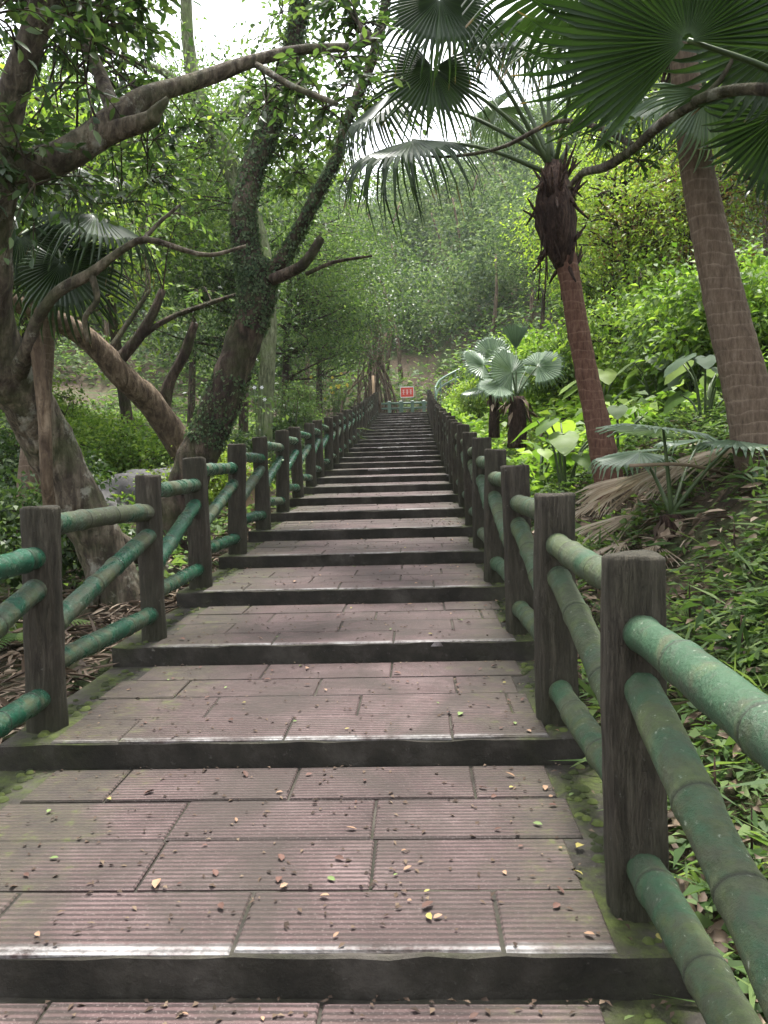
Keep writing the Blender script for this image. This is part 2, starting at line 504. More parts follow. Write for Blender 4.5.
def gz(x, y):
    x = np.asarray(x, float); y = np.asarray(y, float)
    z = zs(y)
    dx = np.maximum(x-.68, 0)
    d1 = np.minimum(dx, 1.3)
    h = -.16+.2*d1+.33*d1**2+.5*np.maximum(dx-1.3, 0)
    h = h - .27*np.maximum(dx-9, 0)
    dl = np.maximum(-1.74-x, 0)
    hl = -.16-.10*np.minimum(dl, 1.6)+.16*np.maximum(dl-2.4, 0)*np.clip((y-5)/6, .2, 1)
    z = z+np.where(x > .68, h, np.where(x < -1.74, hl, -.30))
    z = z+np.where(y > TOPY+2.2, .55*np.clip(y-TOPY-2.2, 0, 46), 0)
    b = .05*np.sin(x*2.1+y*1.3)+.04*np.sin(x*3.7-y*2.9+1)+.18*np.sin(x*.5+1.2)*np.sin(y*.43)
    side = np.clip(np.maximum(x-.9, -1.95-x)/1.5, 0, 1)
    return z+b*side


def gp(x, y, up=0.0):
    return np.array([x, y, float(gz(x, y))+up])


# ------------------------------------------------------------------ ground
def make_ground():
    xs = np.unique(np.round(np.concatenate([np.linspace(-90, -9, 28), np.linspace(-9, -1.95, 48), [-1.85, -1.78, -1.735, -1.6, -.5, .5, .62, .675, .72, .8], np.linspace(.9, 9, 54), np.linspace(9, 90, 28)]), 3))
    ys = np.unique(np.round(np.concatenate([np.linspace(-30, -1, 16), np.linspace(-1, 40, 206), np.linspace(40, 110, 46)]), 3))
    X, Y = np.meshgrid(xs, ys)
    Z = gz(X, Y)
    nz = rng.normal(0, .02, Z.shape)*((X > .8) | (X < -1.9))
    V = np.stack([X, Y, Z+nz], -1).reshape(-1, 3)
    nx, ny = len(xs), len(ys)
    j, i = np.meshgrid(np.arange(ny-1), np.arange(nx-1), indexing='ij')
    q = np.stack([j*nx+i, j*nx+i+1, (j+1)*nx+i+1, (j+1)*nx+i], -1).reshape(-1, 4)
    mb = MB(); mb.add(V, q)
    tag(mb.build('ground', M['ground']), 'brown forest floor with moss rising beside and beyond the stairs', 'ground', kind='structure')


make_ground()

# ------------------------------------------------------------------ stairs
XL, XR = -1.70, .655


def box(mb, x0, x1, y0, y1, z0, z1, slope=0.0, bev=.006, tint=None):
    """box whose top climbs by slope per metre of y, with a small bevel round the top"""
    def zt(y): return z1+slope*(y-y0)
    b = bev
    V = [(x0, y0, z0), (x1, y0, z0), (x1, y1, z0+0), (x0, y1, z0+0),
         (x0, y0, zt(y0)-b), (x1, y0, zt(y0)-b), (x1, y1, zt(y1)-b), (x0, y1, zt(y1)-b),
         (x0+b, y0+b, zt(y0)), (x1-b, y0+b, zt(y0)), (x1-b, y1-b, zt(y1)), (x0+b, y1-b, zt(y1))]
    q = [(0, 1, 5, 4), (1, 2, 6, 5), (2, 3, 7, 6), (3, 0, 4, 7), (4, 5, 9, 8), (5, 6, 10, 9), (6, 7, 11, 10), (7, 4, 8, 11), (8, 9, 10, 11)]
    mb.add(V, q, tint=tint)


def make_stairs():
    st = thing('stairway', (0, D0, 0), 'long straight stairway of ribbed pinkish paving blocks climbing through the forest', 'stairs')
    st['kind'] = 'structure'
    for i in range(-3, NSTEP):
        y = D0+i*TREAD; z = NZ[i] if i >= 0 else i*RISE
        rs = RIS[max(i-1, 0)]; sl = SLO[max(i, 0)]/TREAD
        # the bearing slab, with a slightly uneven front
        mb = MB()
        n = 26
        xs = np.linspace(XL, XR, n)
        fr = rng.normal(0, .004, n)+.006*np.sin(xs*rng.uniform(2, 5)+rng.uniform(0, 6)); tz = rng.normal(0, .003, n)
        prof = []
        for k in range(n):
            prof += [(xs[k], .012+fr[k], -rs-.22), (xs[k], .004+fr[k]*.6, -.012+tz[k]), (xs[k], .012+fr[k]*.6, -.007+tz[k]*.6),
                     (xs[k], TREAD+.01, sl*TREAD-.010), (xs[k], TREAD+.01, -.4)]
        q = []
        for k in range(n-1):
            for m_ in range(4): q.append((k*5+m_, (k+1)*5+m_, (k+1)*5+m_+1, k*5+m_+1))
        e = [(0, 1, 2, 3), ((n-1)*5+3, (n-1)*5+2, (n-1)*5+1, (n-1)*5)]
        tr = [(0, 3, 4), ((n-1)*5, (n-1)*5+4, (n-1)*5+3)]
        mb.add(prof, q+e, tr)
        step = mb.build('step', M['slab'], st, smooth=False, loc=(0, i*TREAD, z))
        # paving blocks
        pb = MB()
        rows = 4; rd = (TREAD-.012)/rows
        for r_ in range(rows):
            y0 = r_*rd+(.011 if r_ == 0 else .004); y1 = (r_+1)*rd-.008
            off = (-1.52 + (.34 if (r_+i) % 2 else 0) + random.uniform(-.08, .08))
            if i == 0 and r_ == 0: off = -1.13
            if i == 0 and r_ == 1: off = -1.47
            x = off-.68
            xa, xb = -1.50+random.uniform(-.05, .05), .475+random.uniform(-.05, .05)
            while x < xb:
                x1 = x+.665
                a, b2 = max(x, xa), min(x1-.009, xb)
                if b2-a > .06:
                    dz = random.uniform(-.003, .002); t = random.random(); j_ = random.uniform(-.004, .005) if r_ == 0 else 0
                    box(pb, a, b2, y0+j_, y1, -.03+sl*y0, sl*y0+dz, sl, .005, t)
                x = x1
        pb.build('paving_blocks', M['paver'], step, smooth=False)
    # landing at the top
    y = NSTEP*TREAD
    mb = MB(); box(mb, XL, XR, 0, 2.6, -.6, 0, .02, .01)
    mb.build('landing', M['slab'], st, smooth=False, loc=(0, y, TOPZ-.01))


make_stairs()

# ------------------------------------------------------------------ fences
PL, PR, PH, POFF, PRAD = -1.578, .537, .915, .215, .079


def post_mesh(seed, square):
    rs = np.random.default_rng(seed); mb = MB()
    ns, nh = 40, 40
    zz = np.concatenate([[-.3], np.linspace(0, PH-.012, nh-3), [PH-.004, PH]])
    V = []
    ph = rs.uniform(0, 6, 8); pw = 7.0
    for j, z in enumerate(zz):
        for k in range(ns):
            a = k/ns*2*math.pi
            sq = (abs(math.cos(a))**pw+abs(math.sin(a))**pw)**(-1/pw)      # squared-off round section
            r = PRAD*((1-square)+square*sq)*(1.02-.07*square)
            r *= 1+.025*math.sin(z*5+ph[0])+.02*math.sin(z*11+ph[1]+a*2)+.025*mnoise.noise(Vector((math.cos(a)*3, math.sin(a)*3, z*1.2+seed*7)))
            r += .004*mnoise.noise(Vector((math.cos(a)*9, math.sin(a)*9, z*2+seed)))+.0035*mnoise.noise(Vector((math.cos(a)*5, math.sin(a)*5, z*9+seed)))
            r -= .02*max(0, mnoise.noise(Vector((math.cos(a)*1.6+seed, math.sin(a)*1.6, z*2.2)))-.28)
            if z > PH-.1: r -= .03*max(0, mnoise.noise(Vector((math.cos(a)*1.5, math.sin(a)*1.5, seed*3.7)))-.15)*(z-PH+.1)/.1
            if j == len(zz)-2: r -= .002
            if j == len(zz)-1: r -= .010
            V.append((r*math.cos(a)+.006*math.sin(z*3+ph[2]), r*math.sin(a), z+(.004*math.cos(a*2+ph[4]) if j >= len(zz)-2 else 0)))
    n = len(zz); V.append((0, 0, PH+.002))
    q = []
    for j in range(n-1):
        for k in range(ns): q.append((j*ns+k, j*ns+(k+1) % ns, (j+1)*ns+(k+1) % ns, (j+1)*ns+k))
    t = [((n-1)*ns+k, (n-1)*ns+(k+1) % ns, n*ns) for k in range(ns)]
    mb.add(V, q, t)
    return mb.mesh('post', M['post'])


def rail_mesh(seed, mat):
    """bamboo-shaped cast rail of length 1 along +y with swollen nodes"""
    rs = np.random.default_rng(seed); mb = MB()
    ns, r = 18, .047
    nodes = np.array([.06, .34, .63, .92])+rs.uniform(-.06, .06, 4)
    ys = np.unique(np.concatenate([np.linspace(0, 1, 41), *[n+np.array([-.022, -.012, -.004, .0, .004, .012, .022]) for n in nodes]]))
    ys = ys[(ys >= 0) & (ys <= 1)]
    V = []; T = []; bx, bz = rs.uniform(-.010, .010, 2)
    for y in ys:
        d = np.min(np.abs(y-nodes))
        rr = r*(1+.13*math.exp(-(d/.016)**2)-.10*math.exp(-(d/.0045)**2)-.02*math.sin(min(d/.15, 1)*3.14))*(1+.03*math.sin(y*9+seed))
        t = math.exp(-(d/.004)**2)*.5+.5
        for k in range(ns):
            a = k/ns*2*math.pi
            w = rr*(1+.035*mnoise.noise(Vector((math.cos(a)*1.2+seed, y*14, math.sin(a)*1.2)))+.02*mnoise.noise(Vector((math.cos(a)*2, y*6+seed*3, math.sin(a)*2))))
            V.append((w*math.cos(a)+bx*math.sin(y*math.pi), y, w*math.sin(a)+bz*math.sin(y*math.pi))); T.append(t)
    n = len(ys); q = []
    for j in range(n-1):
        for k in range(ns): q.append((j*ns+(k+1) % ns, j*ns+k, (j+1)*ns+k, (j+1)*ns+(k+1) % ns))
    V += [(0, 0, 0), (0, 1, 0)]; T += [.5, .5]
    t = [(n*ns, k, (k+1) % ns) for k in range(ns)]+[(n*ns+1, (n-1)*ns+(k+1) % ns, (n-1)*ns+k) for k in range(ns)]
    mb.add(V, q, t, tint=np.array(T))
    return mb.mesh('rail', mat)


POSTS = {-1: [post_mesh(s, .15) for s in range(5)], 1: [post_mesh(s+9, .62) for s in range(5)]}


def make_fence(px, label, mat, i0, i1):
    base = (px, D0+i0*TREAD+POFF, float(zs(D0+i0*TREAD)))
    f = thing('bamboo_rail_fence', base, label, 'fence', 'concrete fences along the two sides of the stairs')
    b = np.array(base)
    rails = [rail_mesh(s, mat) for s in range(6)]
    pts = []
    for i in range(i0, i1+1):
        z = NZ[i]+.02 if i >= 0 else i*RISE+.02
        nud = {(-1, 1): -.012, (-1, 2): .05, (-1, 3): -.01, (1, 1): .018, (1, 0): .018}.get((1 if px > 0 else -1, i), 0)
        p = np.array([px+nud+(0 if nud else random.uniform(-.012, .012)), D0+i*TREAD+POFF, z]); pts.append(p)
        o = link('post', random.choice(POSTS[1 if px > 0 else -1]), f, p-b)
        ln_ = .3 if i < 3 else 1.8
        o.rotation_euler = (R(random.uniform(-ln_, ln_)), R(random.uniform(-ln_, ln_)), R(90*random.randint(0, 3)+random.uniform(-6, 6)))
        s = random.uniform(.96, 1.04)*(.9 if px < 0 and i == 2 else 1); o.scale = (s, s, random.uniform(.975, 1.02) if i > 3 else 1)
    for a, c in zip(pts[:-1], pts[1:]):
        for (h0, h1) in ((PH-.09, PH-.20), (PH-.53, PH-.32), (.25, .12)):
            p = a+(0, 0, h0+random.uniform(-.012, .012)); q = c+(0, 0, h1+random.uniform(-.012, .012))
            v = Vector(q-p); L = v.length
            o = link('rail', random.choice(rails), f, p-b)
            o.rotation_mode = 'QUATERNION'
            o.rotation_quaternion = v.to_track_quat('Y', 'Z') @ Matrix.Rotation(random.uniform(0, 6.28), 3, 'Y').to_quaternion()
            o.scale = (1, L, 1)
    return f, pts


fl, ptsL = make_fence(PL, 'left-hand fence of dark posts and glossy green bamboo-shaped rails beside the stairs', M['rail_left'], -1, NSTEP-1)
fr, ptsR = make_fence(PR, 'right-hand fence of dark posts and faded pale green bamboo-shaped rails', M['rail_right'], -1, NSTEP-1)

# ------------------------------------------------------------------ foliage helpers
def spray(mb, tw, c, rad, nt, nl, L, W, root=None, fine=True, drop=.25, flat=.6):
    """a clump: twigs fanning from c, each with alternating leaves"""
    for _ in range(nt):
        d = rvec(1)[0]*np.array([1, 1, flat]); d = unit(d)
        ln = rad*random.uniform(.6, 1.1)
        p1 = c+d*ln*.5+np.array([0, 0, .06*ln]); p2 = c+d*ln-np.array([0, 0, drop*ln*.5])
        P = spline([c, p1, p2], 6)
        if tw is not None: tube(tw, P, np.linspace(.006, .002, 6), 4, cap=False)
        t = np.linspace(.2, 1, nl); idx = t*5; i0 = np.minimum(idx.astype(int), 4); fr_ = (idx-i0)[:, None]
        C = P[i0]*(1-fr_)+P[i0+1]*fr_
        side = unit(np.cross(d, [0, 0, 1]))
        sg = np.where(np.arange(nl) % 2, 1, -1)[:, None]
        A = d*.75+side*sg*.8+rng.normal(0, .3, (nl, 3))-np.array([0, 0, .25])
        N = np.array([0, 0, 1.])+rng.normal(0, .45, (nl, 3))
        leaves(mb, C, A, N, L*rng.uniform(.6, 1.2, nl), W*rng.uniform(.7, 1.15, nl), fine=fine)


def leaf_cloud(mb, c, rad, n, L, W, flat=.65, up=.8, out=.8):
    d = rng.normal(size=(n, 3))*np.array([1, 1, flat])*rad*.5
    C = c+d
    A = unit(d)*out+rng.normal(0, .6, (n, 3))-np.array([0, 0, .35])
    N = np.array([0, 0, up])+rng.normal(0, .6, (n, 3))
    leaves(mb, C, A, N, L*rng.uniform(.45, 1.4, n), W*rng.uniform(.55, 1.3, n))


def limb(mb, pts, ns=10, k=4, rough=.12):
    """pts rows: px, py, depth, radius in pixels"""
    P = np.array([[*at(a, b, d), r*d/FPX] for a, b, d, r in pts])
    S = spline(P, max(6, len(pts)*k))
    tube(mb, S[:, :3], np.maximum(S[:, 3], .003), ns, rough)
    return S


def connect(tw, S, c, r=.010):
    """a thin branch from the nearest point of the skeleton to a clump"""
    d = np.linalg.norm(S[:, :3]-c, axis=1)
    p = S[int(np.argmin(d+rng.uniform(0, .3, len(d)))), :3]
    m = (p+c)/2+rng.normal(0, .06, 3)*np.linalg.norm(c-p)+np.array([0, 0, .08*np.linalg.norm(c-p)])
    tube(tw, spline([p, m, c], 7), np.linspace(r, .004, 7), 5, cap=False)


# ------------------------------------------------------------------ the big tree at the left edge
def big_left_tree():
    t = thing('fig_tree', gp(-2.5, 6.0), 'thick grey-barked tree leaning out of view at the left edge', 'tree')
    o = np.array(t.location)
    mb = MB()
    S = [limb(mb, [(132, 640, 6.0, 28), (114, 580, 6.0, 24), (93, 530, 5.9, 24), (77, 500, 5.85, 25), (48, 445, 5.7, 25), (30, 405, 5.5, 25), (6, 365, 5.3, 25), (-12, 320, 5.1, 24), (-9, 250, 4.9, 21), (-3, 165, 4.7, 20)], 36, 12, .17)]
    # root flares
    for a, b, c in (((100, 545, 5.95, 10), (135, 590, 6.0, 8), (170, 635, 6.0, 5)), ((100, 560, 5.9, 11), (85, 625, 5.8, 8), (65, 680, 5.6, 5)), ((112, 540, 6.0, 12), (150, 560, 6.3, 9), (190, 585, 6.5, 5))):
        limb(mb, [a, b, c], 9)
    mb.build('trunk', M['bark_grey'], t, origin=o)
    lb = MB()
    S.append(limb(lb, [(-3, 180, 4.7, 19), (4, 130, 4.65, 16), (18, 75, 4.55, 14), (36, 30, 4.5, 13), (50, -12, 4.4, 12), (75, -80, 4.3, 9)], 12))
    S.append(limb(lb, [(-4, 172, 4.7, 15), (25, 166, 4.7, 15), (60, 157, 4.75, 16), (95, 137, 4.8, 15), (118, 116, 4.85, 13), (150, 95, 4.95, 9.5), (200, 80, 5.1, 8), (250, 62, 5.2, 6.5), (300, 50, 5.3, 5), (350, 47, 5.4, 4), (372, 40, 5.4, 2.5), (384, 28, 5.4, 1.2)], 12))
    S.append(limb(lb, [(100, 135, 4.8, 12), (125, 128, 4.8, 10.5), (150, 120, 4.75, 9), (156, 112, 4.72, 7), (168, 98, 4.7, 2.5)], 10))
    S.append(limb(lb, [(114, 112, 4.85, 8), (100, 75, 5.0, 7), (84, 40, 5.1, 6.5), (66, -5, 5.2, 5)], 9))
    S.append(limb(lb, [(255, 64, 5.2, 4), (290, 85, 5.0, 3.5), (337, 104, 4.9, 3)], 6))
    S.append(limb(lb, [(355, 48, 5.4, 5), (365, 36, 5.4, 5), (369, 32, 5.4, 3)], 6))
    S.append(limb(lb, [(8, 392, 5.4, 12), (27, 352, 5.1, 8.5), (36, 322, 5.0, 6), (58, 292, 4.9, 5.5), (90, 274, 4.9, 5), (125, 248, 4.9, 3.5), (150, 240, 4.9, 3), (205, 255, 5.0, 2.3), (246, 246, 5.0, 1.5)], 8))
    S.append(limb(lb, [(140, 243, 4.9, 2.5), (160, 222, 5.0, 2), (180, 205, 5.0, 1.5)], 6))
    S.append(limb(lb, [(92, 276, 4.9, 3.5), (97, 300, 4.9, 3), (85, 318, 4.95, 2.6), (88, 342, 5.0, 2)], 6))
    lb.build('limbs', M['bark_grey'], t, origin=o)
    ar = MB()
    limb(ar, [(33, 322, 5.02, 4), (37, 350, 5.08, 7), (42, 385, 5.1, 8), (45, 430, 5.1, 6.5), (47, 480, 5.1, 6.5), (50, 520, 5.2, 7), (51, 640, 5.3, 7)], 8)
    ar.build('aerial_root', M['bark_tan'], t, origin=o)
    SK = np.vstack(S[1:])
    lf, tw = MB(), MB()
    boxes = [(-70, 40, 200, 120, 4.1, 5.8, 26), (40, 190, -90, 85, 4.4, 6.4, 34), (60, 200, 110, 220, 5.4, 6.6, 13), (240, 350, 70, 110, 5.0, 5.6, 5),
             (-60, 90, -120, 20, 3.6, 5.0, 18), (255, 350, -10, 60, 5.2, 6.2, 3), (340, 400, 20, 70, 5.3, 5.7, 3)]
    for x0, x1, y0, y1, d0, d1, n in boxes:
        for _ in range(n):
            c = at(random.uniform(x0, x1), random.uniform(y0, y1), random.uniform(d0, d1))
            connect(tw, SK, c)
            spray(lf, tw, c, random.uniform(.28, .46), 7, 9, .088, .042)
    tw.build('twigs', M['bark_dark'], t, origin=o)
    lf.build('leaves', M['leaf_dark'], t, origin=o)


big_left_tree()


# ------------------------------------------------------------------ the ivy-clad forked tree
def forked_tree():
    t = thing('forked_tree', gp(-2.45, 8.0), 'dark leaning forked tree clad in creeper behind the left-hand fence', 'tree')
    o = np.array(t.location)
    mb = MB()
    T0 = limb(mb, [(166, 575, 8.0, 30), (173, 530, 8.0, 24), (184, 490, 8.0, 20.5), (205, 440, 8.0, 18.5), (228, 385, 8.0, 17.5), (246, 335, 8.0, 17), (258, 285, 8.0, 18), (252, 262, 8.0, 15)], 32, 12, .16)
    mb.build('trunk', M['bark_dark'], t, origin=o)
    lb = MB()
    A = limb(lb, [(257, 290, 8, 16), (248, 255, 8, 14), (243, 215, 8, 12.5), (252, 170, 8.1, 11), (270, 125, 8.2, 10.5), (285, 85, 8.3, 10), (296, 30, 8.4, 9), (303, -20, 8.4, 9), (315, -110, 8.6, 7)], 14, 6)
    B = limb(lb, [(258, 292, 8, 10), (274, 272, 7.95, 8), (296, 236, 7.9, 7), (316, 196, 7.8, 6), (335, 160, 7.8, 5.5), (347, 120, 7.8, 5), (372, 60, 7.9, 5), (388, -10, 8, 4)], 10, 5)
    C = limb(lb, [(272, 280, 7.9, 7), (290, 272, 7.8, 6.5), (306, 262, 7.7, 5.5), (321, 238, 7.7, 4)], 9, 4, .25)
    D = limb(lb, [(306, 274, 7.7, 2.5), (335, 262, 7.8, 2), (372, 256, 7.9, 1)], 6)
    # creeper: small round leaves hugging the bark
    cr = MB()
    for S, n, tmin in ((T0, 7000, .25), (A, 6000, 0), (B, 2200, 0)):
        i = rng.integers(int(len(S)*tmin), len(S)-1, n); u = rng.random(n)[:, None]
        P = S[i]*(1-u)+S[i+1]*u
        a = rvec(n); T = unit(S[i+1, :3]-S[i, :3]); a = unit(a-T*(a*T).sum(1)[:, None])
        pn = np.array([mnoise.noise(Vector(p*2.2)) for p in P[:, :3]])
        k = pn > -.25
        C_ = P[:, :3]+a*(P[:, 3:4]*1.04+.004)
        leaves(cr, C_[k], (rvec(n)*.7+np.array([0, 0, -.7]))[k], (a+rng.normal(0, .35, (n, 3)))[k], rng.uniform(.022, .045, n)[k], rng.uniform(.02, .034, n)[k])
    cr.build('creeper', M['leaf_blue_haze'], t, origin=o)  # paler leaf colour stands in for highlights on the creeper
    lf, tw = MB(), lb
    SK = np.vstack([A, B])
    for x0, x1, y0, y1, d0, d1, n in [(235, 330, 70, 150, 7.6, 8.6, 15), (280, 345, -60, 60, 7.8, 9.0, 8), (280, 345, 120, 200, 8.3, 9.2, 6), (330, 385, 60, 110, 8.0, 8.8, 4)]:
        for _ in range(n):
            c = at(random.uniform(x0, x1), random.uniform(y0, y1), random.uniform(d0, d1))
            connect(tw, SK, c)
            spray(lf, tw, c, random.uniform(.3, .5), 7, 9, .095, .048)
    tw.build('limbs', M['bark_dark'], t, origin=o)
    lf.build('leaves', M['leaf_mid'], t, origin=o)


forked_tree()


def leaning_trunk():
    t = thing('leaning_tree', gp(-3.0, 9.6), 'slanting tan tree trunk crossing behind the dark forked tree', 'tree')
    o = np.array(t.location)
    mb = MB()
    A = limb(mb, [(205, 490, 9.8, 14), (183, 448, 9.6, 14), (150, 402, 9.3, 13), (128, 382, 9.1, 13), (102, 352, 8.9, 12), (75, 330, 8.7, 11), (45, 315, 8.5, 10), (15, 303, 8.3, 9), (-30, 288, 8.0, 8)], 12, 5, .14)
    mb.build('trunk', M['bark_tan'], t, origin=o)
    lb = MB()
    B = limb(lb, [(118, 362, 9.0, 6.5), (138, 338, 9.0, 6), (152, 315, 9.0, 5), (163, 290, 9.0, 3.5)], 8)
    B2 = limb(lb, [(138, 338, 9.0, 3.5), (170, 318, 9.1, 3), (205, 305, 9.2, 2.5), (240, 293, 9.3, 1.5)], 6)
    B3 = limb(lb, [(108, 352, 9.0, 3), (130, 320, 9.2, 2.5), (150, 290, 9.3, 1.8)], 6)
    E = limb(lb, [(168, 428, 9.5, 6), (165, 402, 9.5, 6.5), (170, 380, 9.5, 5.5), (184, 355, 9.5, 5), (195, 323, 9.5, 4)], 9, 4, .2)
    lb.build('limbs', M['bark_dark'], t, origin=o)
    lf, tw = MB(), MB()
    SK = np.vstack([A[20:], B, B2, B3])
    for _ in range(20):
        c = at(random.uniform(-30, 250), random.uniform(200, 300), random.uniform(8.6, 10.2))
        connect(tw, SK, c); spray(lf, tw, c, .42, 6, 8, .10, .05)
    tw.build('twigs', M['bark_dark'], t, origin=o); lf.build('leaves', M['leaf_mid'], t, origin=o)


leaning_trunk()


def pale_tree():
    t = thing('mossy_tree', gp(-2.9, 13.2), 'pale moss-covered tree with a bent trunk behind the dark forked tree', 'tree')
    o = np.array(t.location)
    mb = MB()
    A = limb(mb, [(262, 500, 13, 8), (266, 400, 13, 8), (268, 300, 13, 8.5), (258, 240, 13, 10), (243, 200, 13, 10.5), (226, 155, 13, 10), (206, 120, 13, 9), (190, 60, 13, 7), (185, -20, 13, 5)], 12, 5)
    mb.build('trunk', M['bark_moss'], t, origin=o)
    lb = MB()
    B = limb(lb, [(206, 118, 13, 6), (235, 114, 12.9, 5), (255, 102, 12.9, 4.5), (275, 85, 12.8, 3.5)], 8)
    B2 = limb(lb, [(200, 100, 13, 5), (160, 70, 13, 4), (120, 60, 13, 2.5)], 8)
    lb.build('limbs', M['bark_moss'], t, origin=o)
    lf = MB(); tw = MB(); SK = np.vstack([A[15:], B, B2])
    for _ in range(60):
        c = at(random.uniform(90, 300), random.uniform(60, 230), random.uniform(12, 14.5))
        connect(tw, SK, c, .014); leaf_cloud(lf, c, .9, 150, .085, .043)
    tw.build('twigs', M['bark_dark'], t, origin=o); lf.build('crown', M['leaf_mid'], t, origin=o)


pale_tree()


# ------------------------------------------------------------------ generic trees
def tree_meshes(seed, h, cr, ch, ncl, nl, L, W, lean=.6, trunk_r=.14, low=.25, stems=1, bark='bark_dark', leaf='leaf_mid', fl=.7):
    """trunk + branches, and a crown of leaf clumps; base at the origin"""
    st = random.getstate(); global rng; old = rng
    random.seed(seed); rng = np.random.default_rng(seed)
    tb, lf = MB(), MB()
    skel = []
    for s in range(stems):
        a = random.uniform(0, 6.28); ln = lean*random.uniform(.4, 1)*(1 if stems == 1 else 1.6)
        top = np.array([math.cos(a)*ln, math.sin(a)*ln, h*.9])
        mid = top*np.array([.3, .3, .5])+rng.normal(0, .12, 3)*np.array([1, 1, .3])
        b = np.array([math.cos(a), math.sin(a), 0])*(.12 if stems > 1 else 0)
        S = spline([b-[0, 0, .4], b*1.2+[0, 0, .2], mid, top], 16)
        tube(tb, S, np.linspace(trunk_r*1.15, trunk_r*.25, 16)/(1 if stems == 1 else 1.5), 8, .1)
        skel.append(S)
    SK = np.vstack(skel); SK = SK[SK[:, 2] > h*low*.6]
    lobes = [(rvec(1)[0]*np.array([cr*.55, cr*.55, ch*.3]), random.uniform(.4, .75)) for _ in range(6)]
    for _ in range(ncl):
        lo, sz = random.choice(lobes)
        d = rvec(1)[0]*random.uniform(.35, 1)**.5
        c = np.array([0, 0, h*low+ch*.55])+lo+d*np.array([cr, cr, ch*.5])*sz
        c = c+SK[-1]*np.array([.5, .5, 0])
        if c[2] < .1: c[2] = .1+random.random()*.3
        dd = np.linalg.norm(SK-c, axis=1)+np.maximum(SK[:, 2]-c[2], 0)*1.2
        p = SK[int(np.argmin(dd))]
        m = (p+c)/2+rng.normal(0, .1, 3)*np.linalg.norm(c-p)
        tube(tb, spline([p, m, c], 6), np.linspace(trunk_r*.28, .008, 6), 5, cap=False)
        leaf_cloud(lf, c, cr*random.uniform(.26, .42), nl, L, W, flat=fl)
    random.setstate(st); rng = old
    return tb.mesh('trunk', M[bark]), lf.mesh('crown', M[leaf])


def put_tree(name, meshes, x, y, label, cat, group, s=1.0, rot=None, sink=0.0, leaf=None):
    t = thing(name, gp(x, y, -sink), label, cat, group, rot if rot is not None else random.uniform(0, 6.28))
    t.scale = (s, s, s*random.uniform(.94, 1.08))
    link('trunk', meshes[0], t)
    me = meshes[1]
    c = link('crown', me, t)
    if leaf:
        c.material_slots[0].link = 'OBJECT'; c.material_slots[0].material = M[leaf]
    return t


TV = [tree_meshes(21, 7.5, 2.3, 4.6, 90, 140, .105, .052, low=.32),
      tree_meshes(22, 9.0, 2.6, 5.2, 105, 140, .11, .055, low=.36),
      tree_meshes(23, 6.0, 2.0, 4.0, 85, 140, .10, .05, low=.22, stems=2),
      tree_meshes(24, 8.0, 2.2, 6.0, 105, 140, .105, .052, low=.15, trunk_r=.16),
      tree_meshes(25, 5.0, 1.7, 3.4, 80, 120, .085, .042, low=.2, stems=3, trunk_r=.1)]
GL = 'trees of the wood on the left of the stairs'
for (v, x, y, s, leaf, lab) in [
        (0, -5.2, 14.5, 1.0, 'leaf_mid', 'slim green tree standing behind the slanting tan trunk'),
        (3, -3.9, 17.8, .92, 'leaf_dark', 'dark green tree leaning towards the stairs beyond the mossy tree'),
        (1, -8.2, 17.0, 1.0, 'leaf_mid', 'tall tree with a high crown filling the upper left of the wood'),
        (2, -8.4, 11.2, 1.0, 'leaf_dark', 'two-stemmed dark tree behind the fan palm in the left wood'),
        (3, -3.7, 22.5, 1.0, 'leaf_mid', 'bushy evergreen hanging over the left-hand fence halfway up'),
        (1, -6.8, 24.0, 1.05, 'leaf_blue_haze', 'tall grey-green tree behind the bushy evergreen halfway up'),
        (0, -11.5, 22.0, 1.25, 'leaf_blue_haze', 'grey-green tree far back in the left wood'),
        (3, -3.4, 28.0, 1.0, 'leaf_dark', 'dark dense tree over the upper end of the left-hand fence'),
        (2, -10.2, 14.0, 1.2, 'leaf_mid', 'many-branched green tree behind the thick grey tree'),
        (2, -5.7, 10.3, 1.15, 'leaf_lime', 'yellow-green tree coloured as if backlit behind the thick limbs at the upper left'),  # lime leaf colour paints backlight into this crown
        (1, -7.5, 31.0, 1.1, 'leaf_blue_haze', 'pale hazy tree left of the top of the stairs')
        ]:
    put_tree('wood_tree', TV[v], x, y, lab, 'tree', GL, s, leaf=leaf)

GR = 'trees on the bank to the right of the stairs'
for (v, x, y, s, leaf, lab) in [
        (2, 3.9, 17.5, .75, 'leaf_bright', 'bright green bushy tree left of the reddish palm trunk, behind the silver fan palms'),
        (4, 3.3, 12.8, .85, 'leaf_lime', 'lime green small tree just right of the reddish palm trunk'),
        (4, 4.05, 12.0, .72, 'leaf_red', 'small tree with russet tinged leaves left of the thick brown palm trunk'),
        (0, 5.4, 14.5, .8, 'leaf_lime', 'yellow-green tree rising between the two palm trunks'),
        (2, 5.2, 11.3, .7, 'leaf_bright', 'leafy green tree right of the thick brown palm trunk'),
        (1, 5.2, 22.0, .8, 'leaf_lime', 'tall pale lime tree farther up the right-hand bank'),
        (3, 8.2, 19.0, .9, 'leaf_mid', 'tall mid green tree at the back of the right-hand bank'),
        (0, 4.2, 27.5, .8, 'leaf_blue_haze', 'grey-green tree near the upper end of the right-hand fence'),
        (1, 8.0, 28.0, 1.0, 'leaf_blue_haze', 'hazy grey-green tree high on the right-hand bank')]:
    put_tree('bank_tree', TV[v], x, y, lab, 'tree', GR, s, leaf=leaf)


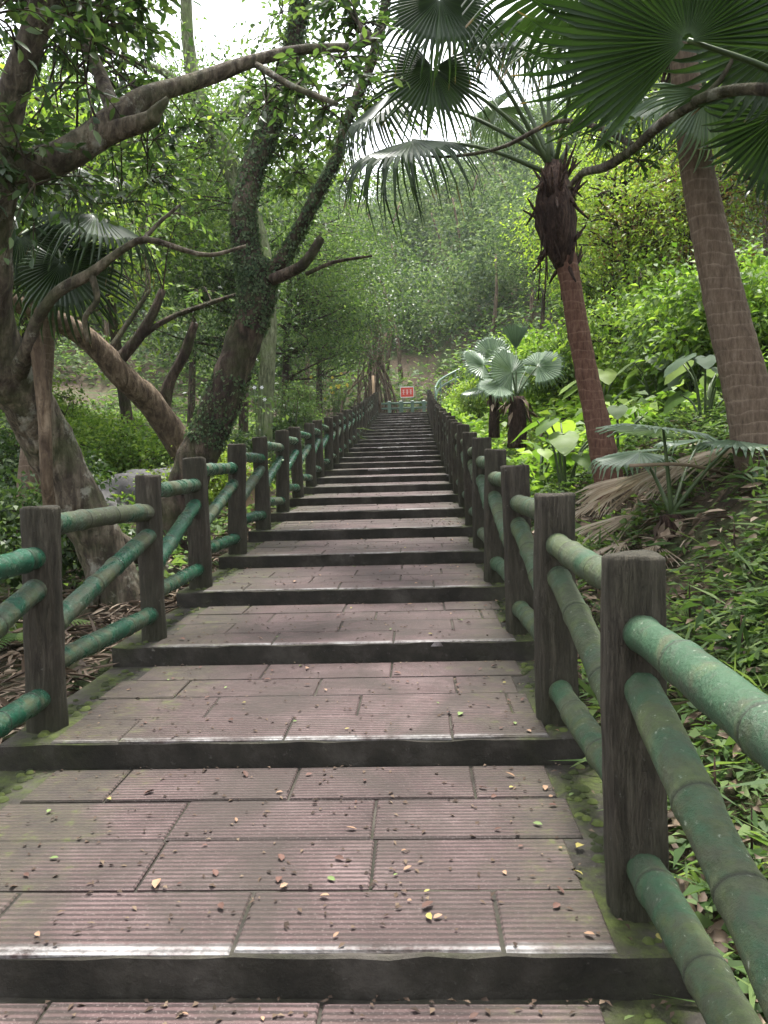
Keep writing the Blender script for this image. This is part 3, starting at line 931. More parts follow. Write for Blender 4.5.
# ------------------------------------------------------------------ wooded hillside beyond (one mass)
def forest():
    lf = MB()
    n = 0
    for _ in range(190):
        y = random.uniform(38, 76); x = random.uniform(-.55*y-4, .55*y+4)
        if abs(x+.5) < 2.6 and y < 42: continue
        b = gp(x, y); h = random.uniform(3.5, 7.5); cr = random.uniform(1.6, 3.0)
        for _ in range(27):
            d = rvec(1)[0]; c = b+np.array([0, 0, h*.52])+d*np.array([cr, cr, h*.46])*random.uniform(.4, 1)
            leaf_cloud(lf, c, cr*.55, 60, .28, .14)
        n += 1
    return lf


fo = forest()
tag(fo.build('forest', M['leaf_blue_haze']), 'hazy wooded hillside rising beyond the top of the stairs', 'forest', kind='stuff')  # distance haze is partly painted into the leaf colour
tr = MB()
for _ in range(70):
    y = random.uniform(36.5, 60); x = random.uniform(-.5*y, .5*y)
    b = gp(x, y, -.3); h = random.uniform(4, 7)
    tube(tr, spline([b, b+[random.uniform(-.4, .4), 0, h*.5], b+[random.uniform(-1.2, 1.2), 0, h]], 7), np.linspace(.14, .05, 7), 6, .1)
tag(tr.build('forest_trunks', M['bark_tan']), 'massed thin trunks of the hillside wood beyond the stairs', 'forest', kind='stuff')


# ------------------------------------------------------------------ fan palms
def fan_blade(Rr, nseg=44, spread=300, droop=.35, split=.5, cup=.15, seed=0, dead=False):
    """palmate blade: hub at the origin, middle finger along +y, upper side +z"""
    rs = np.random.default_rng(seed); mb = MB()
    S = R(spread); da = S/nseg
    for k in range(nseg):
        a = -S/2+da*(k+.5)
        ln = Rr*(.70+.30*math.cos(a*.55))*rs.uniform(.93, 1.05)
        tw = rs.normal(0, .02); dr = droop*rs.uniform(.6, 1.5)
        rad = [.03, .25, split, split+.12, .8, 1.0]
        V = []
        for j, r in enumerate(rad):
            t = max(0, (r-split)/(1-split))
            hw = da/2*(1 if r <= split else 1)*(1 if t == 0 else max(0.03, (1-t)*.68))
            z0 = -cup*abs(math.sin(a*.5))*r*ln*1.2-dr*ln*t**1.7*(.55)-.10*ln*r*r*droop
            sh = 1-.25*dr*t**2
            for e, zz in ((-1, -.006*(r > .1)), (0, .006*(r > .1)), (1, -.006*(r > .1))):
                aa = a+e*hw+tw*t*3
                V.append((math.sin(aa)*r*ln*sh, math.cos(aa)*r*ln*sh, z0+zz*Rr*1.6))
        q = []
        for j in range(len(rad)-1):
            q += [(j*3, j*3+1, j*3+4, j*3+3), (j*3+1, j*3+2, j*3+5, j*3+4)]
        tt = np.full(len(V), rs.uniform(.05, .85))
        if rs.random() < .4: tt[-3:] = 1.3; tt[-6:-3] += .15*rs.random()
        mb.add(V, q, tint=tt)
    return mb


def frame(axis, normal):
    y = unit(axis); z = unit(np.asarray(normal)-y*np.dot(normal, y)); x = np.cross(y, z)
    return Matrix(((x[0], y[0], z[0]), (x[1], y[1], z[1]), (x[2], y[2], z[2])))


def frond(parent, o, base, hub, axis, normal, Rr, seed=0, droop=.35, spread=300, cup=.15, mat='palm_leaf', sag=.08, r=.014, split=.5, nseg=44):
    base = np.asarray(base, float); hub = np.asarray(hub, float)
    pb = MB(); L = np.linalg.norm(hub-base)
    mid = (base+hub)/2+np.array([0, 0, sag*L])
    tube(pb, spline([base, mid, hub], 10), np.linspace(r*1.6, r*.7, 10), 6)
    p = pb.build('frond', M['petiole'], parent, origin=o)
    me = fan_blade(Rr, nseg, spread, droop, split, cup, seed).mesh('blade', M[mat], smooth=False)
    b = link('blade', me, p)
    b.matrix_local = Matrix.Translation(Vector(hub-o)) @ frame(axis, normal).to_4x4()
    return p


def dvec(dx, dy, dd):
    """direction given as right, down in the picture and away"""
    return CR*dx-CU*dy+CF*dd


def boot(parent, o, P, rad, nst=26):
    """fibre and old leaf bases round the top of a palm trunk"""
    mb = MB(); P = np.asarray(P)
    tube(mb, P, rad, 14, .3, fr=9)
    for k in range(nst):
        i = random.randint(0, len(P)-2); a = random.uniform(0, 6.28)
        d = np.array([math.cos(a), math.sin(a), 0]); p = P[i]+d*rad[i]*.8
        up = random.choice([1, 1, -1]); ln = random.uniform(.10, .26)
        tube(mb, spline([p, p+d*.06+[0, 0, up*ln*.5], p+d*random.uniform(.08, .16)+[0, 0, up*ln]], 5), np.linspace(.022, .007, 5), 5)
    mb.build('leaf_bases', M['fibre'], parent, origin=o)


def palm_slim():
    d = 7.0
    base = at(613, 492, d)
    t = thing('fan_palm', base, 'slim fan palm with a reddish ringed trunk behind the right-hand fence', 'palm')
    o = np.array(t.location)
    mb = MB()
    S = spline(np.array([[*at(a, b, d), r*d/FPX] for a, b, r in [(617, 520, 20), (610, 485, 15.5), (601, 440, 13), (589, 385, 11.5), (578, 330, 10.8), (568, 270, 10.5), (561, 240, 11), (556, 190, 11)]]), 60)
    ring = 1+.035*(np.arange(60) % 3 == 0)
    tube(mb, S[:, :3], S[:, 3], 16, .06, ring)
    mb.build('trunk', M['palm_red'], t, origin=o)
    P = np.array([at(a, b, d) for a, b in [(565, 268), (561, 245), (557, 222), (555, 200), (554, 180), (553, 162)]])
    boot(t, o, P, np.array([10, 15, 19, 19, 14, 8])*d/FPX, 60)
    c = at(554, 168, d)
    F = [  # hub px,py,d ; axis dx,dy,dd ; normal
        ((412, 140, 6.5), (-.85, .35, -.2), (-.2, -1, -.45), .86, .8),
        ((388, 94, 7.2), (-.7, .45, .2), (.1, -1, -.5), .85, .7),
        ((433, 68, 6.6), (-.15, .9, -.1), (.1, -.3, -1), .68, .4),
        ((440, -2, 6.4), (-.1, .9, -.2), (0, -.4, -1), .72, .5),
        ((497, 108, 7.6), (-.7, .55, .3), (-.4, -1, .2), .55, .6),
        ((548, 18, 7.2), (.1, -.3, .9), (.2, -1, -.6), .9, .5),
        ((520, 40, 7.9), (-.5, -.3, .7), (0, -1, -.3), .9, .5),
        ((612, 88, 7.5), (.8, .3, .4), (.2, -1, -.2), .8, .6),
        ((585, 40, 6.3), (.3, .1, -.9), (.1, -1, .2), .8, .5),
        ((470, 20, 7.8), (-.6, -.1, .5), (0, -1, -.4), .85, .6)]
    for k, ((a, b, dd), ax, no, rr, dr) in enumerate(F):
        frond(t, o, c+rng.normal(0, .03, 3), at(a, b, dd), dvec(*ax), dvec(*no), rr, k, dr, 290, .25, 'palm_silver_lit' if k in (4,) else 'palm_leaf', .06)  # one frond gets the paler blade: white light put into its colour
    # hanging dead fibre strings
    hb = MB()
    for k in range(7):
        p = at(560+random.uniform(-22, 18), 225+random.uniform(-20, 20), d+random.uniform(-.15, .15))
        tube(hb, spline([p, p+[.01, 0, -.25], p+[random.uniform(-.03, .03), 0, -random.uniform(.4, .8)]], 6), .006, 4)
    hb.build('dead_stalks', M['fibre'], t, origin=o)


palm_slim()


def palm_thick():
    d = 5.0
    base = at(760, 470, d)
    t = thing('fan_palm', base, 'thick brown fan palm trunk leaning at the right edge with big dark fronds overhead', 'palm')
    o = np.array(t.location)
    mb = MB()
    S = spline(np.array([[*at(a, b, d), r*d/FPX] for a, b, r in [(785, 540, 34), (766, 470, 27), (749, 400, 23), (729, 320, 20), (713, 250, 18), (699, 180, 16), (690, 120, 14.5), (684, 60, 13.5), (680, 20, 13)]]), 80)
    ring = 1+.025*(np.arange(80) % 3 == 0)
    tube(mb, S[:, :3], S[:, 3], 22, .05, ring)
    mb.build('trunk', M['palm_brown'], t, origin=o)
    P = np.array([at(a, b, d) for a, b in [(685, 40), (682, 10), (678, -25), (676, -60)]])
    boot(t, o, P, np.array([14, 20, 22, 14])*d/FPX, 30)
    c = at(678, -20, d)
    F = [((668, 92, 5.3), (-.75, .35, .1), (-.1, -1, -.5), .62, .5, 250),
         ((706, 92, 4.8), (.15, .95, 0), (.2, -.3, -1), .5, .45, 220),
         ((600, -40, 4.9), (-.9, .1, .2), (0, -1, .2), .95, .4, 300),
         ((640, -70, 5.6), (-.3, -.3, .9), (0, -1, .3), .95, .4, 300),
         ((720, -60, 5.8), (.3, -.2, .9), (0, -1, .3), .95, .4, 300)]
    for k, ((a, b, dd), ax, no, rr, dr, sp) in enumerate(F):
        frond(t, o, c+rng.normal(0, .03, 3), at(a, b, dd), dvec(*ax), dvec(*no), rr, 40+k, dr, sp, .12, 'palm_silver_lit' if k in (0, 1) else 'palm_leaf', .10, .016, .58)  # first two fronds take paler blades as painted-on light


palm_thick()


def palm_right():
    d = 4.3
    t = thing('fan_palm', gp(2.75, 4.4), 'fan palm standing out of view whose huge dark frond hangs across the upper right', 'palm')
    o = np.array(t.location)
    c = at(880, 150, d)
    mb = MB(); S = spline([o-[0, 0, .3], (o+c)/2+[.05, 0, 0], c], 24); tube(mb, S, np.linspace(.15, .12, 24), 14, .06)
    mb.build('trunk', M['palm_brown'], t, origin=o)
    boot(t, o, S[-6:], np.linspace(.14, .17, 6), 16)
    F = [((688, 40, 3.9), (-.30, -.92, -.1), (.1, -.55, .85), .98, .28, 250),
         ((785, 112, 4.5), (-.2, .95, .25), (.3, -.75, .6), .6, .45, 270),
         ((800, 30, 4.2), (-.35, -.9, .1), (.1, -.6, .8), .85, .3, 290),
         ((930, 60, 4.2), (.7, -.4, .1), (0, -1, .3), .85, .4, 290),
         ((880, 30, 5.0), (.1, -.4, .9), (0, -1, .1), .85, .4, 290)]
    for k, ((a, b, dd), ax, no, rr, dr, sp) in enumerate(F):
        frond(t, o, c+rng.normal(0, .03, 3), at(a, b, dd), dvec(*ax), dvec(*no), rr, 60+k, dr, sp, .12, 'palm_leaf', .06, .016, .6)


palm_right()


def palm_left():
    d = 7.4
    t = thing('fan_palm', gp(-3.9, 7.6), 'dark drooping fan palm behind the thick tree at the left edge', 'palm')
    o = np.array(t.location)
    c = at(48, 232, d)
    mb = MB(); S = spline([o-[0, 0, .3], (o+c)/2+[.05, 0, 0], c], 24); tube(mb, S, np.linspace(.13, .10, 24), 12, .06)
    mb.build('trunk', M['palm_brown'], t, origin=o)
    boot(t, o, S[-6:], np.linspace(.13, .16, 6), 16)
    for k, ((a, b, dd), ax, no, rr) in enumerate([((95, 215, 7.0), (.75, .5, -.2), (.2, -1, -.4), .8), ((70, 175, 7.6), (.6, -.1, .3), (0, -1, -.3), .8), ((20, 235, 6.8), (-.2, .95, -.2), (0, -.3, -1), .75),
                                                  ((62, 262, 6.7), (.3, .95, -.1), (.1, -.4, -1), .75), ((-10, 195, 7.2), (-.7, .3, .1), (0, -1, -.2), .8), ((40, 160, 8.0), (0, -.3, .8), (0, -1, -.4), .8)]):
        frond(t, o, c, at(a, b, dd), dvec(*ax), dvec(*no), rr, 70+k, .7, 290, .25)


palm_left()


def small_palm(name, base, label, fr, trunk_h, trunk_r, mat, seed, group=None, skirt=True):
    t = thing(name, base, label, 'palm', group)
    o = np.array(t.location)
    mb = MB()
    top = o+np.array([0, 0, trunk_h])
    tube(mb, spline([o-[0, 0, .15], o+[.01, 0, trunk_h*.5], top], 10), np.linspace(trunk_r, trunk_r*.8, 10), 10, .2, fr=8)
    mb.build('trunk', M['fibre'], t, origin=o)
    if skirt:
        sk = MB()
        for k in range(22):
            a = random.uniform(0, 6.28); dd = np.array([math.cos(a), math.sin(a), 0])
            p = o+np.array([0, 0, trunk_h*random.uniform(.5, 1)])+dd*trunk_r*.8
            e = p+dd*trunk_r*random.uniform(.6, 1.8)-np.array([0, 0, random.uniform(.12, .4)*max(trunk_h, .4)])
            n = np.cross(dd, [0, 0, 1])
            leaves(sk, np.array([p]), np.array([e-p]), np.array([dd]), np.linalg.norm(e-p), .06, tint=np.array([random.random()]))
        sk.build('dead_leaf_bases', M['litter'], t, origin=o)
    for k, (hub, ax, no, rr, dr, sp) in enumerate(fr):
        frond(t, o, top, hub, ax, no, rr, seed+k, dr, sp, .12, mat, .05, .011, .74, 34)
    return t


GP = 'young fan palms on the bank'
b1 = at(517, 437, 11.0)
small_palm('young_fan_palm', b1, 'young silver-green fan palm with a shaggy brown stump, right of its twin', [
    (at(512, 372, 10.9), dvec(-.6, -.5, -.2), dvec(-.1, -.6, -.8), .46, .3, 250), (at(538, 366, 11.0), dvec(.7, -.3, 0), dvec(0, -.7, -.7), .46, .35, 250),
    (at(516, 350, 11.3), dvec(0, -1, .2), dvec(0, -.2, -1), .5, .1, 60), (at(500, 385, 10.8), dvec(-.9, .1, -.2), dvec(0, -.8, -.6), .38, .4, 250), (at(525, 372, 11.4), dvec(.2, -.4, .8), dvec(0, -1, -.2), .5, .4, 250)],
    .55, .14, 'palm_silver_lit', 100, GP)
b2 = at(494, 428, 12.3)
small_palm('young_fan_palm', b2, 'young silver-green fan palm on a slim stump nearest the stairs', [
    (at(484, 365, 12.2), dvec(-.7, -.3, -.2), dvec(-.1, -.7, -.7), .45, .35, 260), (at(492, 356, 12.4), dvec(.1, -.8, .2), dvec(0, -.5, -.9), .42, .3, 250),
    (at(505, 376, 12.2), dvec(.7, .2, -.1), dvec(0, -.8, -.6), .5, .4, 250), (at(478, 388, 12.4), dvec(-.9, .3, 0), dvec(0, -1, -.3), .36, .5, 250)],
    .7, .09, 'palm_silver_lit', 110, GP)
b3 = at(672, 548, 5.2)
small_palm('young_fan_palm', b3, 'low young fan palm with wide grey-green leaves among dry litter by the brown palm', [
    (at(663, 428, 5.1), dvec(-.85, -.05, -.35), dvec(-.05, -1, -.1), .44, .12, 320), (at(737, 440, 5.0), dvec(.8, .12, -.3), dvec(.1, -1, -.15), .42, .22, 300),
    (at(640, 452, 5.6), dvec(-.9, .15, .2), dvec(0, -1, -.25), .40, .3, 280), (at(752, 515, 4.8), dvec(.55, .35, -.3), dvec(0, -.8, -.6), .34, .3, 260),
    (at(700, 440, 5.7), dvec(.3, -.1, .9), dvec(0, -1, -.2), .40, .3, 280)],
    .22, .09, 'palm_silver_lit', 120, GP)
b4 = at(752, 560, 5.0)


# ------------------------------------------------------------------ the curved branch reaching in from the right
def right_branch():
    t = thing('slender_tree', gp(2.9, 4.2), 'slender bare tree whose curved branch reaches across in front of both palms', 'tree')
    o = np.array(t.location); mb = MB()
    P = [o-[0, 0, .2], (o+at(900, 300, 4.2))/2, at(880, 200, 4.1), at(840, 110, 4.0)]
    tube(mb, spline(P, 16), np.linspace(.08, .045, 16), 9, .1)
    mb.build('trunk', M['bark_grey'], t, origin=o)
    lb = MB()
    A = limb(lb, [(845, 125, 4.0, 8), (800, 98, 4.0, 7), (768, 90, 4.05, 6.5), (735, 90, 4.15, 6), (700, 100, 4.3, 5.8), (660, 125, 4.7, 5.4), (632, 150, 5.1, 5), (605, 167, 5.5, 4.4), (583, 173, 6.0, 3.8), (568, 188, 6.1, 2.5)], 8, 5, .14)
    B = limb(lb, [(634, 146, 5.1, 3.4), (600, 128, 5.6, 3), (555, 122, 6.0, 2.6), (500, 148, 6.2, 2), (440, 157, 6.4, 1.4), (400, 150, 6.5, 1)], 6)
    C = limb(lb, [(700, 100, 4.3, 4), (720, 80, 4.3, 3), (735, 55, 4.3, 2)], 6)
    lf, tw = MB(), lb
    for x, y in ((650, 140), (665, 150), (640, 155), (560, 135), (600, 145)):
        c = at(x+random.uniform(-8, 8), y+random.uniform(-6, 6), 5.2); connect(tw, np.vstack([A, B]), c, .006); spray(lf, tw, c, .16, 5, 6, .06, .03)
    tw.build('limbs', M['bark_grey'], t, origin=o); lf.build('leaves', M['leaf_mid'], t, origin=o)


right_branch()


# ------------------------------------------------------------------ broad-leaved plants, shrubs
def heart_leaf(mb, base, axis, normal, L, tint):
    y = unit(axis); z = unit(normal-y*np.dot(normal, y)); x = np.cross(y, z)
    prof = [(-.22, .30), (-.05, .44), (.15, .46), (.4, .40), (.65, .27), (.85, .12), (1.0, .0)]
    V = [base]
    for t, w in prof:
        dz = -.18*t*t
        for e in (-1, -.5, 0, .5, 1):
            tt = t if e else max(t, 0)
            V.append(base+L*(y*tt+x*w*e+z*(dz-.10*abs(e)*w*2*.5+.02*math.sin(t*20+e))))
    q = []
    for j in range(len(prof)-1):
        for k in range(4): q.append((1+j*5+k, 1+j*5+k+1, 1+(j+1)*5+k+1, 1+(j+1)*5+k))
    mb.add(np.array(V), q, tint=tint)


def taro_mesh(seed, n, h, L):
    random.seed(seed)
    sb, lb = MB(), MB()
    for k in range(n):
        a = k/n*6.28+random.uniform(-.5, .5); d = np.array([math.cos(a), math.sin(a), 0])
        hh = h*random.uniform(.55, 1.1); rch = random.uniform(.25, .5)*h
        tip = d*rch+np.array([0, 0, hh])
        tube(sb, spline([d*.02-[0, 0, .1], d*rch*.4+[0, 0, hh*.65], tip], 8), np.linspace(.014, .007, 8), 6)
        heart_leaf(lb, tip, d*.8+np.array([0, 0, -.45]), d*.45+np.array([0, 0, 1.]), L*random.uniform(.7, 1.15), random.random())
    return sb.mesh('stalks', M['petiole']), lb.mesh('leaf_blades', M['leaf_bright'])


TA = [taro_mesh(1, 8, .55, .25), taro_mesh(2, 7, .45, .21), taro_mesh(3, 9, .65, .28)]
random.seed(5)
for k, (v, px, py, dd, lab, lf) in enumerate([
        (0, 618, 452, 7.6, 'broad heart-leaved plant with one glowing lime leaf right of the reddish palm', 'leaf_bright'),
        (2, 565, 470, 8.0, 'heart-leaved plant at the left foot of the reddish palm trunk', 'leaf_bright'),
        (1, 540, 460, 8.8, 'low heart-leaved plant beside the right-hand fence below the shaggy palm stump', 'leaf_bright'),
        (2, 655, 415, 9.2, 'tall heart-leaved plant behind the low young fan palm', 'leaf_mid'),
        (0, 690, 400, 8.6, 'dark heart-leaved plant just left of the thick brown palm trunk', 'leaf_mid'),
        (2, 705, 425, 6.6, 'heart-leaved plant with a torn leaf at the foot of the brown palm', 'leaf_blue_haze'),
        (1, 640, 445, 8.2, 'small heart-leaved plant in the middle of the bank between the palms', 'leaf_bright'),
        (0, 762, 330, 9.0, 'heart-leaved plant right of the brown palm trunk high on the bank', 'leaf_bright'),
        (1, 555, 500, 6.6, 'heart-leaved plant close behind the third post of the right-hand fence', 'leaf_mid'),
        (2, 600, 420, 10.5, 'heart-leaved plant right beside the reddish trunk higher on the bank', 'leaf_bright')]):
    p = at(px, py, dd); p[2] = float(gz(p[0], p[1]))-.02
    t = thing('taro_plant', p, lab, 'plant', 'heart-leaved plants on the right-hand bank', random.uniform(0, 6))
    s = random.uniform(.85, 1.2); t.scale = (s, s, s)
    link('stalks', TA[v][0], t); b = link('leaf_blades', TA[v][1], t)
    b.material_slots[0].link = 'OBJECT'; b.material_slots[0].material = M[lf]


def shrub_mesh(seed, r, h, ncl, nl, L, W):
    return tree_meshes(seed, h, r, h*.95, ncl, nl, L, W, lean=.2, trunk_r=.035, low=.05, stems=4, leaf='leaf_mid')


SH = [shrub_mesh(51, .75, 1.3, 56, 120, .068, .036), shrub_mesh(52, .95, 1.0, 60, 120, .075, .04), shrub_mesh(53, .6, 1.7, 56, 110, .065, .033)]
for (v, px, py, dd, s, leaf, lab) in [
        (0, 235, 455, 9.6, .8, 'leaf_lime', 'lime green shrub right of the dark forked trunk behind the left-hand fence'),
        (1, 285, 425, 12.5, 1.0, 'leaf_dark', 'dark low shrub behind the left-hand fence next to the strap-leaved plant'),
        (2, 345, 400, 20.0, 1.1, 'leaf_mid', 'green shrub dotted with yellow flowers beside the upper left-hand fence'),
        (0, 30, 480, 8.6, 1.0, 'leaf_dark', 'dark shrub behind the thick grey trunk at the left'),
        (1, 110, 430, 12.5, 1.1, 'leaf_bright', 'sunlit bright green shrub in the left wood beyond the boulders'),
        (0, 65, 425, 13.5, 1.1, 'leaf_bright', 'sunlit green shrub farthest left beyond the boulders'),
        (1, 20, 560, 6.6, .8, 'leaf_dark', 'dark leafy shrub at the far left below the thick trunk'),
        (2, 320, 400, 15.5, .9, 'leaf_dark', 'dark upright shrub halfway along the left-hand fence'),
        (1, 560, 400, 13.5, 1.2, 'leaf_bright', 'bright rounded shrub right of the shaggy palm stump'),
        (0, 650, 380, 11.0, 1.2, 'leaf_bright', 'bright shrub between the two palm trunks'),
        (2, 600, 360, 13.0, 1.2, 'leaf_mid', 'tall thin shrub behind the bright shrub between the palms'),
        (1, 735, 370, 8.4, 1.2, 'leaf_bright', 'leafy shrub spilling down behind the brown palm trunk'),
        (1, 690, 340, 9.5, 1.1, 'leaf_mid', 'mid green shrub high on the bank left of the brown palm'),
        (0, 455, 405, 19.0, .9, 'leaf_lime', 'small lime shrub beyond the twin silver palms near the fence'),
        (1, 520, 410, 16.5, 1.3, 'leaf_bright', 'wide bright shrub behind the twin silver palms'),
        (1, 470, 400, 24.0, 1.2, 'leaf_mid', 'green shrub beside the upper right-hand fence below the metal handrail')]:
    p = at(px, py, dd); rr_ = (.95, 1.15, .8)[v]*s
    p[0] = max(p[0], .75+rr_) if px > 400 else min(p[0], -1.8-rr_)
    put_tree('shrub', SH[v], p[0], p[1], lab, 'shrub', 'shrubs along the stairs', s, leaf=leaf)


def strap_plant(name, p, label, n, L, W, mat, group=None, cat='plant', arch=.5):
    t = thing(name, p, label, cat, group); mb = MB()
    for k in range(n):
        a = random.uniform(0, 6.28); d = np.array([math.cos(a), math.sin(a), 0]); s = np.array([-d[1], d[0], 0])
        el = random.uniform(.5, 1.3); l = L*random.uniform(.6, 1.1); V = []
        for j in range(7):
            u = j/6; c = d*l*u*math.cos(el)*(1+.2*u)+np.array([0, 0, l*(u*math.sin(el)-arch*u*u)])
            w = W*(1-u)**.6*(.6+.8*u) if u < 1 else 0
            V += [c-s*w/2+[0, 0, .15*w], c, c+s*w/2+[0, 0, .15*w]]
        q = []
        for j in range(6): q += [(j*3, j*3+1, j*3+4, j*3+3), (j*3+1, j*3+2, j*3+5, j*3+4)]
        mb.add(V, q, tint=random.random())
    mb.build('leaf_blades', M[mat], t)
    st = MB(); tube(st, [(0, 0, -.15), (0, 0, .12), (0, 0, .22)], np.array([.06, .06, .03])*min(1, (L/1.2)**2), 8, .2); st.build('stem', M['fibre'], t)
    return t


p = at(306, 425, 21.0); p[2] = float(gz(p[0], p[1]))
strap_plant('strap_leaf_plant', p, 'large dark plant with long strap leaves behind the left-hand fence', 80, 2.1, .16, 'leaf_dark')
p = at(270, 450, 15.5); p[2] = float(gz(p[0], p[1]))
strap_plant('strap_leaf_plant', p, 'smaller dark strap-leaved plant just downhill of the large one', 46, 1.3, .11, 'leaf_dark')
p = at(85, 485, 7.6); p[2] = float(gz(p[0], p[1]))
strap_plant('strap_leaf_plant', p, 'bluish spiky plant between the thick grey tree and the dark forked tree', 26, .6, .05, 'leaf_blue_haze')


def fern(p, label, s, n=13):
    t = thing('fern', p, label, 'fern', 'ferns behind the left-hand fence')
    mb = MB(); sb = MB()
    for k in range(n):
        a = k/n*6.28+random.uniform(-.2, .2); d = np.array([math.cos(a), math.sin(a), 0]); l = s*random.uniform(.7, 1.1)
        u = np.linspace(0, 1, 22)[:, None]; P = d*l*u*.85+np.array([0, 0, 1.])*l*(.75*u-.7*u*u)
        tube(sb, P[::3], .004, 4)
        side = np.array([-d[1], d[0], 0]); w = (np.sin(np.linspace(.25, 3.05, 22))*.19*l)
        for sg in (-1, 1):
            leaves(mb, P, d*.35+side*sg+np.zeros((22, 3))-[0, 0, .15], np.tile([0, 0, 1.], (22, 1)), w, .03*s/.7, tint=np.full(22, random.random()))
    mb.build('fronds', M['leaf_mid'], t); sb.build('stalks', M['petiole'], t)


for px, py, dd, lab in ((150, 470, 9.2, 'feathery fern in front of the boulder beside the dark forked trunk'), (20, 610, 5.2, 'fern at the left edge beneath the thick grey trunk'), (215, 480, 9.4, 'fern right of the foot of the dark forked tree'),
                        (110, 490, 8.8, 'fern growing at the bottom of the grey boulders')):
    p = at(px, py, dd); p[2] = float(gz(p[0], p[1])); fern(p, lab, .6)


GF = 'weeds and grass tufts beside the right-hand fence'
random.seed(77)
for px, py, dd, n_, L_, W_, mt, lab in (
        (742, 700, 3.3, 16, .42, .030, 'leaf_mid', 'leafy weed with long blades between the two highest rails at the right edge'),
        (715, 800, 2.6, 22, .36, .016, 'leaf_mid', 'grass tuft seen between the rails nearest the viewer'),
        (752, 870, 2.3, 16, .30, .024, 'leaf_bright', 'leafy tuft at the lower right edge behind the nearest rails'),
        (690, 640, 3.9, 24, .34, .012, 'leaf_mid', 'thin grass tuft right behind the nearest post of the right-hand fence'),
        (735, 620, 4.1, 14, .36, .036, 'leaf_dark', 'dark broad-bladed weed below the dead branch at the right'),
        (600, 545, 5.2, 22, .34, .014, 'leaf_mid', 'grass tuft behind the second post of the right-hand fence'),
        (760, 560, 4.6, 16, .46, .040, 'leaf_blue_haze', 'grey-green broad-bladed plant at the right edge under the low young palm')):
    p = at(px, py, dd); p[2] = float(gz(p[0], p[1]))
    strap_plant('weed_tuft', p, lab, n_, L_, W_, mt, GF, 'weed', .75)


# ------------------------------------------------------------------ boulders
def boulder(p, r, label, mat, seed):
    mb = MB(); nu, nv = 30, 20; V = []
    for j in range(nv+1):
        th = math.pi*j/nv
        for i in range(nu):
            ph = 2*math.pi*i/nu
            d = Vector((math.sin(th)*math.cos(ph), math.sin(th)*math.sin(ph), math.cos(th)))
            k = 1+.35*mnoise.noise(d*1.3+Vector((seed, 0, 0)))+.16*mnoise.noise(d*3+Vector((0, seed, 0)))+.06*mnoise.noise(d*8)
            V.append((d.x*r[0]*k, d.y*r[1]*k, d.z*r[2]*k))
    q = [(j*nu+i, j*nu+(i+1) % nu, (j+1)*nu+(i+1) % nu, (j+1)*nu+i) for j in range(nv) for i in range(nu)]
    mb.add(V, [x[::-1] for x in q]); o = mb.build('boulder', M[mat], loc=p)
    tag(o, label, 'boulder', 'boulders in the left wood')


for px, py, dd, r, lab, mat in ((140, 468, 11.0, (.75, .6, .42), 'broad grey boulder behind the fern and the slanting trunk', 'stone'), (185, 452, 12.0, (.6, .5, .42), 'grey boulder half hidden by the dark forked trunk', 'stone'),
                                (95, 470, 10.4, (.45, .4, .28), 'small grey boulder nearest the thick grey tree', 'stone'), (246, 482, 9.8, (.22, .3, .55), 'upright tan rock behind the left-hand fence posts under the lime shrub', 'tan_stone')):
    p = at(px, py, dd); g_ = float(gz(p[0], p[1])); p[2] = g_+r[2]*.35
    boulder(p, r, lab, mat, px*.13)


# ------------------------------------------------------------------ ground cover, weeds, litter
def cover(n, xr, yr, L, W, lift, dens, tintf=None, fine=False):
    mb = MB()
    x = rng.uniform(*xr, n*3); y = yr[0]+(yr[1]-yr[0])*rng.random(n*3)**1.35
    d = np.array([mnoise.noise(Vector((a*.8, b*.8, 3.3))) for a, b in zip(x, y)])
    d = d+.5*np.array([mnoise.noise(Vector((a*2.6, b*2.6, 1.3))) for a, b in zip(x, y)])
    k = (d+dens(x, y)) > rng.uniform(-.3, .5, n*3)
    x, y = x[k][:n], y[k][:n]; m = len(x)
    C = np.stack([x, y, gz(x, y)+rng.random(m)**1.3*lift], -1)
    A = rng.normal(0, 1, (m, 3))*np.array([1, 1, .3])+np.array([0, 0, .15]); N = np.array([0, 0, 1.])+rng.normal(0, .45, (m, 3))
    s = (1+.035*np.maximum(y-6, 0))*rng.choice([.6, 1, 1, 1.7], m)
    leaves(mb, C, A, N, L*rng.uniform(.5, 1.3, m)*s, W*rng.uniform(.6, 1.2, m)*s, fine=fine)
    return mb


g1 = cover(52000, (.75, 9), (5.5, 34), .10, .06, .42, lambda x, y: .35-.9*((y < 8.5) & (x < 3)))
tag(g1.build('ground_cover', M['leaf_bright']), 'bright green leafy ground cover over the right-hand bank', 'ground cover', kind='stuff')
g4 = cover(9000, (.70, 3.6), (.1, 7), .15, .014, .16, lambda x, y: .05)
tag(g4.build('grass', M['leaf_mid']), 'thin blades of grass among the weeds beside the right-hand fence', 'grass', kind='stuff')
g2 = cover(34000, (.72, 4.2), (.2, 9), .052, .026, .20, lambda x, y: .12)
tag(g2.build('weeds', M['leaf_mid']), 'small green weeds among litter beside the right-hand fence', 'weeds', kind='stuff')
g5 = cover(9000, (-9, -3.4), (10.2, 16.5), .09, .055, .34, lambda x, y: .5)
tag(g5.build('clearing_plants', M['leaf_bright']), 'bright green low plants in the clearing beyond the boulders on the left', 'ground cover', kind='stuff')
g3 = cover(30000, (-12, -1.85), (5.0, 32), .08, .045, .28, lambda x, y: .1-.35*((x > -3.2) & (y < 7)))
tag(g3.build('undergrowth', M['leaf_mid']), 'shaded leafy undergrowth beneath the trees on the left', 'undergrowth', kind='stuff')


